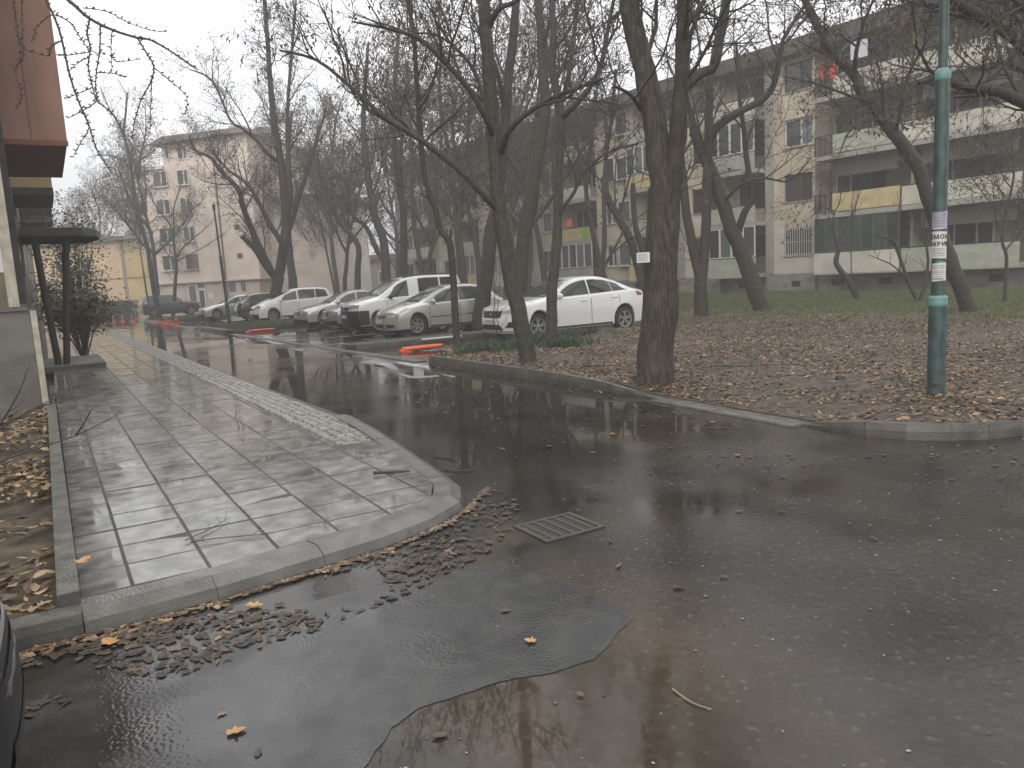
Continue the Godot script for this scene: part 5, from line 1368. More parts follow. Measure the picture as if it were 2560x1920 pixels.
func wheel(parent: Node3D, x: float, sgn: float, spokes: int) -> void:
	var r: float = spec.wr
	var ty := MB.new()
	ty.lathe(PackedVector2Array([Vector2(r * 0.6, -0.1), Vector2(r * 0.9, -0.1), Vector2(r * 0.985, -0.075), Vector2(r, -0.04), Vector2(r, 0.04), Vector2(r * 0.985, 0.075), Vector2(r * 0.92, 0.098), Vector2(r * 0.7, 0.102), Vector2(r * 0.66, 0.08)]), 28, Vector3.ZERO, Vector3(0, 0, 1))
	ty.smooth()
	var w := part("wheel", ty, m.tyre, parent)
	w.position = Vector3(x, r, sgn * (spec.w - 0.125))
	if sgn < 0: w.rotation.y = PI
	var rim := MB.new()
	rim.lathe(PackedVector2Array([Vector2(r * 0.68, 0.06), Vector2(r * 0.68, 0.096), Vector2(r * 0.60, 0.092), Vector2(r * 0.57, 0.05)]), 28, Vector3.ZERO, Vector3(0, 0, 1))
	rim.lathe(PackedVector2Array([Vector2(r * 0.16, 0.04), Vector2(r * 0.15, 0.092), Vector2(0.001, 0.096)]), 12, Vector3.ZERO, Vector3(0, 0, 1))
	for k in spokes:
		var a := TAU * k / spokes + 0.3
		for d in [-0.11, 0.11]:
			var q := Basis(Vector3(0, 0, 1), a + d * 0.8)
			var q2 := Basis(Vector3(0, 0, 1), a + d * 1.6)
			var hw := r * 0.055
			var i0: Vector3 = q * Vector3(r * 0.12, 0, 0.085)
			var o0: Vector3 = q2 * Vector3(r * 0.62, 0, 0.09)
			var sd := (o0 - i0).cross(Vector3(0, 0, 1)).normalized() * hw
			rim.quad(i0 - sd, o0 - sd, o0 + sd, i0 + sd)
			var dn := Vector3(0, 0, -0.035)
			rim.quad(i0 + sd, o0 + sd, o0 + sd + dn, i0 + sd + dn)
			rim.quad(i0 - sd + dn, o0 - sd + dn, o0 - sd, i0 - sd)
	part("rim", rim, m.alloy, w)
	var disc := MB.new()
	disc.lathe(PackedVector2Array([Vector2(r * 0.66, 0.02), Vector2(0.001, 0.03)]), 20, Vector3.ZERO, Vector3(0, 0, 1))
	part("brake_disc", disc, m.dark, w)

func lump(at: Vector3, size: Vector3) -> MB:
	var b := MB.new()
	var prof := PackedVector2Array()
	for k in 9:
		var a := PI * k / 8.0
		prof.append(Vector2(sin(a), -cos(a)))
	b.lathe(prof, 12)
	for k in b.v.size(): b.v[k] = at + b.v[k] * size
	b.smooth()
	return b

func paint(r: float, g: float, b: float, metal := 0.0) -> StandardMaterial3D:
	var k := flat(r, g, b, 0.3, metal)
	k.clearcoat_enabled = true; k.clearcoat = 1.0; k.clearcoat_roughness = 0.04
	return k

func build_car(called: String, label: String, s: Dictionary, at: Vector3, turn: float) -> Node3D:
	spec = s
	var car := thing(called, label, s.get("cat", "car"), at, turn)
	var xs := []
	var x := 0.0
	while x < s.l - 0.03:
		xs.append(x); x += 0.085
	xs.append(s.l)
	for c in [s.fo, s.fo + s.wb]:
		var ra: float = s.wr + 0.055
		for f in [1.001, 0.997, 0.96, 0.88, 0.75, 0.55, 0.3, 0.0]:
			xs.append(c + ra * f)
			if f > 0: xs.append(c - ra * f)
	xs.sort()
	var b := MB.new()
	var cnt := 25
	for q in xs:
		var sec := section(q)
		for e in cnt:
			var pt := sec[e] if e < 13 else sec[24 - e]
			b.v.append(warp(Vector3(q, pt.y, pt.x if e < 13 else -pt.x)))
	for j in xs.size() - 1:
		for e in cnt - 1:
			var a: int = j * cnt + e
			b.i.append_array([a, a + cnt, a + cnt + 1, a, a + cnt + 1, a + 1])
	for tail in 2:   # closed nose and tail
		var q: float = xs[-1] if tail else xs[0]
		var sec := section(q)
		var k0 := b.v.size()
		for e in 13:
			for h in 9:
				b.v.append(warp(Vector3(q, sec[e].y, lerpf(-sec[e].x, sec[e].x, h / 8.0))))
		for e in 12:
			for h in 8:
				var a: int = k0 + e * 9 + h
				if tail: b.i.append_array([a, a + 10, a + 1, a, a + 9, a + 10])
				else: b.i.append_array([a, a + 1, a + 10, a, a + 10, a + 9])
	b.smooth()
	part("body", b, s.paint, car)
	var ub := MB.new()
	ub.box(Vector3(0.25, 0.2, -s.w + 0.24), Vector3(s.l - 0.25, s.wr * 2.0 + 0.1, s.w - 0.24))
	part("underbody", ub, m.black, car)
	for c in [s.fo, s.fo + s.wb]:
		for sg in [1.0, -1.0]: wheel(car, c, sg, s.get("spokes", 5))
	# glass
	var ws := MB.new()
	grid_patch(ws, func(u, v):
		var xx: float = lerpf(s.cowl + 0.05, s.rf - 0.04, v)
		return top_pt(xx, lerpf(-1, 1, u) * (section(xx)[9].x - 0.05), 0.007), 10, 10)
	ws.smooth()
	part("windscreen", ws, m.glass, car)
	var rw := MB.new()
	grid_patch(rw, func(u, v):
		var xx: float = lerpf(s.rr + 0.05, s.rb - 0.05, v)
		return top_pt(xx, lerpf(-1, 1, u) * (section(xx)[9].x - 0.08), 0.007), 8, 8)
	rw.smooth()
	part("rear_window", rw, m.glass, car)
	for sg in [1.0, -1.0]:
		for wn in s.win:   # lower front, lower rear, upper front, upper rear (x)
			var g := MB.new()
			grid_patch(g, func(u, v):
				var lo: float = lerpf(wn[0], wn[1], u)
				var hi: float = lerpf(wn[2], wn[3], u)
				var xx := lerpf(lo, hi, v)
				var zl := soft(s.belt, xx) + 0.02
				var zu := maxf(soft(s.top, xx) - 0.105, zl + 0.004)
				return side_pt(xx, lerpf(zl, zu, v), sg, 0.006), 9, 5)
			g.smooth()
			part("side_window", g, m.glass_dark if wn.size() > 4 else m.glass, car)
		for sx in s.get("seams", []):
			part("door_seam", side_quad([Vector2(sx, 0.3), Vector2(sx + 0.016, 0.3), Vector2(sx + 0.016, soft(s.belt, sx) - 0.01), Vector2(sx, soft(s.belt, sx) - 0.01)], sg, 0.003, 1, 8), m.black, car)
		for hx in s.get("handles", []):
			var zz := soft(s.belt, hx) - 0.13
			var hp := side_pt(hx, zz, sg, 0.012)
			part("door_handle", lump(hp, Vector3(0.11, 0.018, 0.02)), s.paint, car)
		if s.has("mirror"):
			var mp: Vector3 = side_pt(s.mirror, soft(s.belt, s.mirror) + 0.05, sg, 0.1)
			part("mirror", lump(mp, Vector3(0.075, 0.075, 0.11)), s.get("mirror_paint", s.paint), car)
		part("sill_trim", side_quad([Vector2(s.fo + s.wr + 0.1, 0.215), Vector2(s.fo + s.wb - s.wr - 0.1, 0.215), Vector2(s.fo + s.wb - s.wr - 0.1, 0.29), Vector2(s.fo + s.wr + 0.1, 0.29)], sg, 0.004), m.dark, car)
		if s.has("light"): part("headlight", end_quad(ends(s.light, sg), false, 0.006), m.lamp, car)
		if s.has("light_dark"): part("headlight_housing", end_quad(ends(s.light_dark, sg), false, 0.010), m.dark, car)
		if s.has("rear_light"): part("taillight", end_quad(ends(s.rear_light, sg), true, 0.006), m.tail_red, car)
		if s.has("rear_light_side"): part("taillight", side_quad(sides(s.rear_light_side), sg, 0.006), m.tail_red, car)
		if s.has("fog"): part("fog_lamp_recess", end_quad(ends(s.fog, sg), false, 0.006), m.black, car)
		if s.has("strip"): part("side_moulding", side_quad(sides(s.strip), sg, 0.012), s.get("strip_paint", m.chrome), car)
		if s.has("black_side"): part("bumper_corner", side_quad(sides(s.black_side), sg, 0.006), m.bumper, car)
		if s.has("arch_black"):
			for c in [s.fo, s.fo + s.wb]:
				var ra: float = s.wr + 0.055
				var ab := MB.new()
				grid_patch(ab, func(u, v):
					var an: float = PI * u
					return side_pt(c - cos(an) * (ra + v * 0.07), maxf(s.wr + sin(an) * (ra + v * 0.07), low_at(c - cos(an) * (ra + v * 0.07)) + 0.002), sg, 0.008), 20, 1)
				part("wheel_arch", ab, m.bumper, car)
		if s.has("rail"):
			var rl := PackedVector3Array()
			for e in 9: rl.append(top_pt(lerpf(s.rail[0], s.rail[1], e / 8.0), sg * (s.w - 0.33), 0.012 + 0.045 * sin(PI * clampf(e / 8.0, 0.05, 0.95))))
			var rb := MB.new()
			rb.tube(rl, PackedFloat32Array([0.016, 0.018, 0.018, 0.018, 0.018, 0.018, 0.018, 0.018, 0.016]), 6)
			part("roof_rail", rb, m.dark, car)
	if s.has("grille"): part("grille", end_quad(sides(s.grille), false, 0.008), m.black, car)
	if s.has("black_front"): part("front_bumper", end_quad(sides(s.black_front), false, 0.004, 14, 4), m.bumper, car)
	if s.has("intake"): part("lower_intake", end_quad(sides(s.intake), false, 0.007), m.black, car)
	if s.has("lip"): part("bumper_lip", end_quad(sides(s.lip), false, 0.012), m.chrome_dull, car)
	if s.has("bars"):
		for z in s.bars: part("grille_bar", end_quad(sides([[-0.3, z], [0.3, z], [0.3, z + 0.018], [-0.3, z + 0.018]]), false, 0.014), m.chrome, car)
	if s.has("badge"):
		var bz: float = s.badge
		part("badge", end_quad(sides([[-0.07, bz], [0.07, bz], [0.07, bz + 0.045], [-0.07, bz + 0.045]]), false, 0.016, 2, 1), m.chrome, car)
	if s.has("plate_z"):
		var pz: float = s.plate_z
		var pl := part("licence_plate", end_quad(sides([[-0.26, pz], [0.26, pz], [0.26, pz + 0.11], [-0.26, pz + 0.11]]), false, 0.018, 6, 1), m.paper, car)
		var tm := TextMesh.new()
		tm.text = s.get("plate", "")
		if tm.text != "":
			var sf := SystemFont.new()
			sf.font_names = PackedStringArray(["Droid Sans"])
			tm.font = sf; tm.font_size = 12; tm.pixel_size = 0.0075; tm.depth = 0.002
			var o := part("plate_lettering", tm, m.ink, pl)
			o.position = warp(Vector3(-0.024, pz + 0.055, 0)) ; o.rotation.y = -PI / 2
	return car

func cars() -> void:
	m.tyre = flat(0.018, 0.018, 0.018, 0.75)
	m.alloy = flat(0.30, 0.31, 0.32, 0.3, 0.6)
	m.glass = flat(0.05, 0.062, 0.06, 0.05); m.glass.metallic_specular = 0.75
	m.glass_dark = flat(0.02, 0.022, 0.023, 0.05)
	m.lamp = flat(0.62, 0.63, 0.64, 0.08, 0.6)
	m.tail_red = flat(0.32, 0.012, 0.015, 0.15)
	m.chrome = flat(0.6, 0.6, 0.6, 0.15, 0.9)
	m.chrome_dull = flat(0.42, 0.43, 0.44, 0.35, 0.4)
	m.bumper = flat(0.014, 0.015, 0.018, 0.45)
	var white := paint(0.66, 0.67, 0.685)
	var beige := paint(0.41, 0.395, 0.36, 0.35)
	var silver := paint(0.42, 0.43, 0.45, 0.45)
	var grey := paint(0.30, 0.31, 0.33, 0.45)
	var black := paint(0.018, 0.020, 0.024)
	var sedan := {"l": 4.55, "w": 0.93, "fo": 0.87, "wb": 2.78, "wr": 0.335, "paint": white, "nose": 0.3, "tail": 0.15,
		"top": [Vector2(0, 0.84), Vector2(0.12, 0.90), Vector2(0.7, 1.0), Vector2(1.2, 1.06), Vector2(1.3, 1.08), Vector2(2.0, 1.44), Vector2(2.35, 1.52), Vector2(2.7, 1.535), Vector2(3.1, 1.50), Vector2(3.5, 1.39), Vector2(4.05, 1.17), Vector2(4.4, 1.13), Vector2(4.55, 1.08)],
		"belt": [Vector2(0, 0.78), Vector2(0.2, 0.86), Vector2(1.2, 0.99), Vector2(3.4, 1.07), Vector2(4.1, 1.10), Vector2(4.55, 1.02)],
		"cowl": 1.15, "rf": 2.12, "rr": 3.3, "rb": 4.0, "win": [[1.42, 2.5, 1.72, 2.5], [2.55, 3.28, 2.55, 3.24, 1], [3.3, 3.82, 3.26, 3.5, 1]],
		"seams": [1.42, 2.52, 3.45], "handles": [2.3, 3.3], "mirror": 1.55, "spokes": 5,
		"light": [[0.50, 0.70], [0.86, 0.72], [0.85, 0.80], [0.48, 0.77]], "rear_light_side": [[4.28, 0.93], [4.5, 0.93], [4.5, 1.04], [4.22, 1.04]], "rear_light": [[0.5, 0.93], [0.85, 0.93], [0.85, 1.03], [0.5, 1.03]],
		"grille": [[-0.42, 0.60], [0.42, 0.60], [0.48, 0.77], [-0.48, 0.77]], "intake": [[-0.55, 0.30], [0.55, 0.30], [0.42, 0.43], [-0.42, 0.43]], "fog": [[0.62, 0.36], [0.82, 0.36], [0.80, 0.5], [0.70, 0.5]],
		"lip": [[-0.8, 0.235], [0.8, 0.235], [0.8, 0.275], [-0.8, 0.275]], "plate_z": 0.455, "plate": "B 7715 AP", "badge": 0.665}
	build_car("sedan", "clean white four-door saloon parked nearest, behind two slim trunks", sedan, W(17.05, 9.6), TURN)
	var hatch := {"l": 4.25, "w": 0.88, "fo": 0.88, "wb": 2.6, "wr": 0.315, "paint": beige, "nose": 0.42, "tail": 0.3, "round": 0.36,
		"top": [Vector2(0, 0.74), Vector2(0.12, 0.80), Vector2(0.6, 0.93), Vector2(1.0, 1.0), Vector2(1.1, 1.03), Vector2(1.95, 1.42), Vector2(2.35, 1.49), Vector2(2.9, 1.49), Vector2(3.5, 1.42), Vector2(4.0, 1.08), Vector2(4.25, 0.95)],
		"belt": [Vector2(0, 0.68), Vector2(0.2, 0.76), Vector2(1.1, 0.93), Vector2(3.7, 1.02), Vector2(4.25, 0.9)],
		"cowl": 0.98, "rf": 2.05, "rr": 3.5, "rb": 3.95, "win": [[1.3, 2.3, 1.62, 2.3], [2.38, 3.1, 2.38, 3.12], [3.16, 3.6, 3.18, 3.4]],
		"seams": [1.3, 2.34, 3.2], "handles": [2.1, 3.0], "mirror": 1.45, "spokes": 6, "strip": [[1.35, 0.52], [3.1, 0.55], [3.1, 0.585], [1.35, 0.555]],
		"light": [[0.42, 0.56], [0.80, 0.60], [0.78, 0.71], [0.5, 0.68]], "rear_light": [[0.5, 0.8], [0.82, 0.8], [0.8, 1.0], [0.55, 1.0]],
		"grille": [[-0.36, 0.57], [0.36, 0.57], [0.4, 0.66], [-0.4, 0.66]], "bars": [0.60], "intake": [[-0.3, 0.28], [0.3, 0.28], [0.3, 0.38], [-0.3, 0.38]], "fog": [[0.45, 0.28], [0.72, 0.30], [0.72, 0.38], [0.45, 0.38]], "plate_z": 0.42}
	build_car("hatchback", "champagne beige hatchback with pale side moulding beside the thin black trunk", hatch, W(22.15, 8.6), TURN)
	var van := {"l": 4.4, "w": 0.9, "fo": 0.88, "wb": 2.8, "wr": 0.32, "paint": white, "nose": 0.25, "tail": 0.05, "tumble": 0.18, "bump": 0.75, "cat": "van",
		"top": [Vector2(0, 0.96), Vector2(0.12, 1.02), Vector2(0.6, 1.12), Vector2(0.95, 1.18), Vector2(1.05, 1.22), Vector2(1.75, 1.68), Vector2(2.1, 1.8), Vector2(2.8, 1.85), Vector2(4.1, 1.83), Vector2(4.36, 1.76), Vector2(4.4, 1.2)],
		"belt": [Vector2(0, 0.9), Vector2(0.2, 0.97), Vector2(1.1, 1.1), Vector2(4.4, 1.2)],
		"cowl": 0.93, "rf": 1.95, "rr": 4.3, "rb": 4.39, "win": [[1.25, 2.1, 1.6, 2.1], [2.5, 3.3, 2.5, 3.3, 1], [3.36, 4.2, 3.36, 4.2, 1]],
		"seams": [1.25, 2.18, 3.4], "handles": [2.05], "mirror": 1.4, "spokes": 7, "rail": [2.0, 4.2],
		"light": [[0.45, 0.80], [0.84, 0.86], [0.82, 0.95], [0.40, 0.90]], "black_front": [[-0.84, 0.2], [0.84, 0.2], [0.84, 0.74], [-0.84, 0.74]], "black_side": [[0.0, 0.22], [0.48, 0.22], [0.45, 0.74], [0.0, 0.74]],
		"grille": [[-0.4, 0.76], [0.4, 0.76], [0.42, 0.88], [-0.42, 0.88]], "badge": 0.8, "plate_z": 0.5, "rear_light": [[0.68, 0.9], [0.84, 0.9], [0.84, 1.25], [0.7, 1.25]], "arch_black": true, "mirror_paint": null}
	van.mirror_paint = m.bumper
	build_car("small_van", "tall white leisure van with black bumper and roof rails", van, W(25.75, 8.75), TURN)
	var saloon := {"l": 4.5, "w": 0.88, "fo": 0.9, "wb": 2.65, "wr": 0.315, "paint": grey, "nose": 0.3, "tail": 0.15,
		"top": [Vector2(0, 0.70), Vector2(0.12, 0.76), Vector2(0.7, 0.88), Vector2(1.2, 0.95), Vector2(1.3, 0.98), Vector2(2.0, 1.35), Vector2(2.4, 1.43), Vector2(2.8, 1.43), Vector2(3.2, 1.37), Vector2(3.85, 1.05), Vector2(4.35, 1.0), Vector2(4.5, 0.94)],
		"belt": [Vector2(0, 0.64), Vector2(0.2, 0.71), Vector2(1.2, 0.89), Vector2(3.6, 0.97), Vector2(4.5, 0.88)],
		"cowl": 1.15, "rf": 2.1, "rr": 3.05, "rb": 3.8, "win": [[1.42, 2.35, 1.75, 2.35], [2.42, 3.1, 2.42, 3.08], [3.15, 3.5, 3.12, 3.25]],
		"seams": [1.42, 2.38, 3.2], "handles": [2.2, 3.05], "mirror": 1.55, "spokes": 5, "light": [[0.42, 0.55], [0.80, 0.57], [0.80, 0.67], [0.44, 0.66]], "rear_light": [[0.5, 0.75], [0.8, 0.75], [0.8, 0.9], [0.5, 0.9]],
		"grille": [[-0.33, 0.53], [0.33, 0.53], [0.38, 0.65], [-0.38, 0.65]], "black_front": [[-0.78, 0.18], [0.78, 0.18], [0.78, 0.33], [-0.78, 0.33]], "bars": [0.58], "plate_z": 0.40}
	build_car("saloon", "darker grey-silver saloon next to the white van", saloon, W(28.75, 9.0), TURN)
	var saloon2 := saloon.duplicate()
	saloon2.paint = silver
	build_car("saloon", "bright silver saloon next to the grass island", saloon2, W(31.75, 8.75), TURN)
	var mpv := {"l": 4.45, "w": 0.9, "fo": 0.9, "wb": 2.7, "wr": 0.32, "paint": white, "nose": 0.45, "tail": 0.2, "tumble": 0.22,
		"top": [Vector2(0, 0.82), Vector2(0.12, 0.88), Vector2(0.6, 1.02), Vector2(0.85, 1.1), Vector2(1.95, 1.56), Vector2(2.4, 1.65), Vector2(3.4, 1.64), Vector2(4.0, 1.56), Vector2(4.35, 1.15), Vector2(4.45, 0.95)],
		"belt": [Vector2(0, 0.76), Vector2(0.2, 0.84), Vector2(1.1, 1.0), Vector2(4.0, 1.12), Vector2(4.45, 0.9)],
		"cowl": 0.82, "rf": 2.0, "rr": 4.05, "rb": 4.33, "win": [[1.2, 2.2, 1.6, 2.2], [2.28, 3.15, 2.28, 3.15], [3.2, 3.95, 3.2, 3.8]],
		"seams": [1.3, 2.25, 3.2], "handles": [2.1, 3.05], "mirror": 1.35, "light": [[0.42, 0.66], [0.8, 0.7], [0.8, 0.86], [0.5, 0.84]], "rear_light": [[0.6, 0.9], [0.82, 0.9], [0.8, 1.3], [0.66, 1.3]],
		"grille": [[-0.4, 0.6], [0.4, 0.6], [0.4, 0.72], [-0.4, 0.72]], "black_front": [[-0.78, 0.18], [0.78, 0.18], [0.78, 0.42], [-0.78, 0.42]], "plate_z": 0.46, "cat": "people carrier"}
	build_car("people_carrier", "white people carrier half hidden by the large island tree", mpv, W(40.6, 8.9), TURN)
	var dark := hatch.duplicate()
	dark.merge({"paint": black, "rear_light": [[0.45, 0.86], [0.80, 0.86], [0.80, 0.98], [0.5, 0.98]], "rear_light_side": [[3.95, 0.86], [4.2, 0.86], [4.18, 0.97], [3.92, 0.97]]}, true)
	dark.erase("strip")
	build_car("hatchback", "black hatchback with its red tail lamp towards the street", dark, W(45.2, 13.3), TURN + PI)
	var sil := saloon.duplicate()
	sil.merge({"paint": silver, "spokes": 7}, true)
	build_car("saloon", "silver saloon with bright alloys beside the black hatchback", sil, W(49.8, 7.85), TURN)
	var suv := {"l": 4.45, "w": 0.9, "fo": 0.85, "wb": 2.65, "wr": 0.36, "paint": paint(0.03, 0.036, 0.045), "nose": 0.12, "tail": 0.05, "sill": 0.32, "bump": 0.7,
		"top": [Vector2(0, 0.98), Vector2(0.12, 1.03), Vector2(1.1, 1.12), Vector2(1.2, 1.14), Vector2(1.9, 1.62), Vector2(2.3, 1.7), Vector2(4.0, 1.68), Vector2(4.3, 1.5), Vector2(4.42, 1.1), Vector2(4.45, 1.0)],
		"belt": [Vector2(0, 0.92), Vector2(0.2, 0.98), Vector2(1.2, 1.07), Vector2(4.45, 1.08)], "cowl": 1.08, "rf": 2.0, "rr": 4.1, "rb": 4.38,
		"win": [[1.35, 2.25, 1.7, 2.25], [2.32, 3.15, 2.32, 3.15], [3.22, 4.05, 3.22, 3.95]], "seams": [1.4, 2.28], "mirror": 1.5, "arch_black": true,
		"light": [[0.5, 0.75], [0.82, 0.75], [0.82, 0.9], [0.5, 0.9]], "rear_light": [[0.7, 0.8], [0.84, 0.8], [0.84, 1.2], [0.72, 1.2]], "cat": "off-roader"}
	build_car("off_roader", "dark blue-black off-roader standing broadside before the pink house", suv, W(66.5, 10.7), TURN + PI)
	var edge := hatch.duplicate()
	edge.merge({"paint": paint(0.10, 0.105, 0.11, 0.3)}, true)
	edge.erase("plate_z")
	edge.black_side = [[0.0, 0.22], [0.45, 0.22], [0.45, 0.55], [0.0, 0.55]]
	edge.black_front = [[-0.8, 0.2], [0.8, 0.2], [0.8, 0.55], [-0.8, 0.55]]
	build_car("parked_car", "dark car with black bumper, only its corner showing at the left edge", edge, W(2.75, -0.21), TURN + PI)

# ---- lamp posts, barriers, notices, litter ------------------------------------------------------------------------
func post(at: Vector3, label: String, lean := 0.0) -> Node3D:
	var root := thing("lamp_post", label, "lamp post", at)
	root.rotation.z = lean
	var b := MB.new()
	b.lathe(PackedVector2Array([Vector2(0.086, -0.1), Vector2(0.086, 0.0), Vector2(0.084, 0.99)]), 24)
	b.smooth()
	part("base_sleeve", b, m.teal, root)
	var c := MB.new()
	c.lathe(PackedVector2Array([Vector2(0.084, 0.98), Vector2(0.091, 0.99), Vector2(0.093, 1.02), Vector2(0.085, 1.035), Vector2(0.088, 1.05), Vector2(0.086, 1.075), Vector2(0.068, 1.09)]), 24)
	c.smooth()
	part("collar", c, m.teal_pale, root)
	var d := MB.new()
	d.lathe(PackedVector2Array([Vector2(0.066, 1.05), Vector2(0.0655, 3.2)]), 24)
	d.smooth()
	part("pole", d, m.teal, root)
	var e := MB.new()
	e.lathe(PackedVector2Array([Vector2(0.065, 3.18), Vector2(0.072, 3.2), Vector2(0.072, 3.26), Vector2(0.046, 3.29)]), 24)
	e.smooth()
	part("collar", e, m.teal_pale, root)
	var f := MB.new()
	f.lathe(PackedVector2Array([Vector2(0.045, 3.25), Vector2(0.04, 5.3)]), 20)
	f.smooth()
	part("upper_pole", f, m.teal, root)
	var g := MB.new()
	g.tube(PackedVector3Array([Vector3(0, 5.28, 0), Vector3(0, 5.36, 0), Vector3(0, 5.42, 0)]), PackedFloat32Array([0.06, 0.07, 0.05]), 10)
	part("socket", g, m.teal, root)
	part("lamp_head", lump(Vector3(0, 5.48, 0), Vector3(0.07, 0.10, 0.07)), m.dark, root)
	return root

func wrap_sheet(parent: Node3D, called: String, r: float, y0: float, y1: float, facing: float, wide: float, mt: Material) -> MeshInstance3D:
	var b := MB.new()
	grid_patch(b, func(u, v):
		var a := facing + lerpf(-wide, wide, u)
		var rr := r + 0.0025 + 0.0012 * sin(u * 9.0 + v * 5.0)
		return Vector3(sin(a) * rr, lerpf(y0, y1, v) + 0.004 * sin(u * 4.0 + y0 * 9.0), cos(a) * rr), 14, 6)
	b.smooth()
	return part(called, b, mt, parent)

func wrap_text(parent: Node3D, text: String, r: float, y: float, facing: float, size: float, mt: Material) -> void:
	var tm := TextMesh.new()
	var sf := SystemFont.new()
	sf.font_names = PackedStringArray(["Droid Sans"])
	sf.font_weight = 700
	tm.font = sf; tm.text = text; tm.font_size = 24; tm.pixel_size = size / 24.0; tm.depth = 0.001
	var a := tm.get_mesh_arrays()
	var v: PackedVector3Array = a[Mesh.ARRAY_VERTEX]
	for k in v.size():
		var an: float = facing + v[k].x / r
		var rr := r + 0.0045 + v[k].z
		v[k] = Vector3(sin(an) * rr, y + v[k].y, cos(an) * rr)
	var mb := MB.new()
	mb.v = v
	if a[Mesh.ARRAY_INDEX] != null: mb.i = a[Mesh.ARRAY_INDEX]
	else: mb.i = PackedInt32Array(range(v.size()))
	part("lettering", mb, mt, parent)

func wrap_lines(parent: Node3D, r: float, ys: Array, facing: float, wide: float, mt: Material) -> void:
	var b := MB.new()
	for y in ys:
		var k := b.v.size()
		grid_patch(b, func(u, v):
			var a := facing + lerpf(-wide, wide * (0.6 + 0.4 * fposmod(y * 37.0, 1.0)), u)
			return Vector3(sin(a) * (r + 0.0048), y + v * 0.0045, cos(a) * (r + 0.0048)), 8, 1)
	part("printed_lines", b, mt, parent)

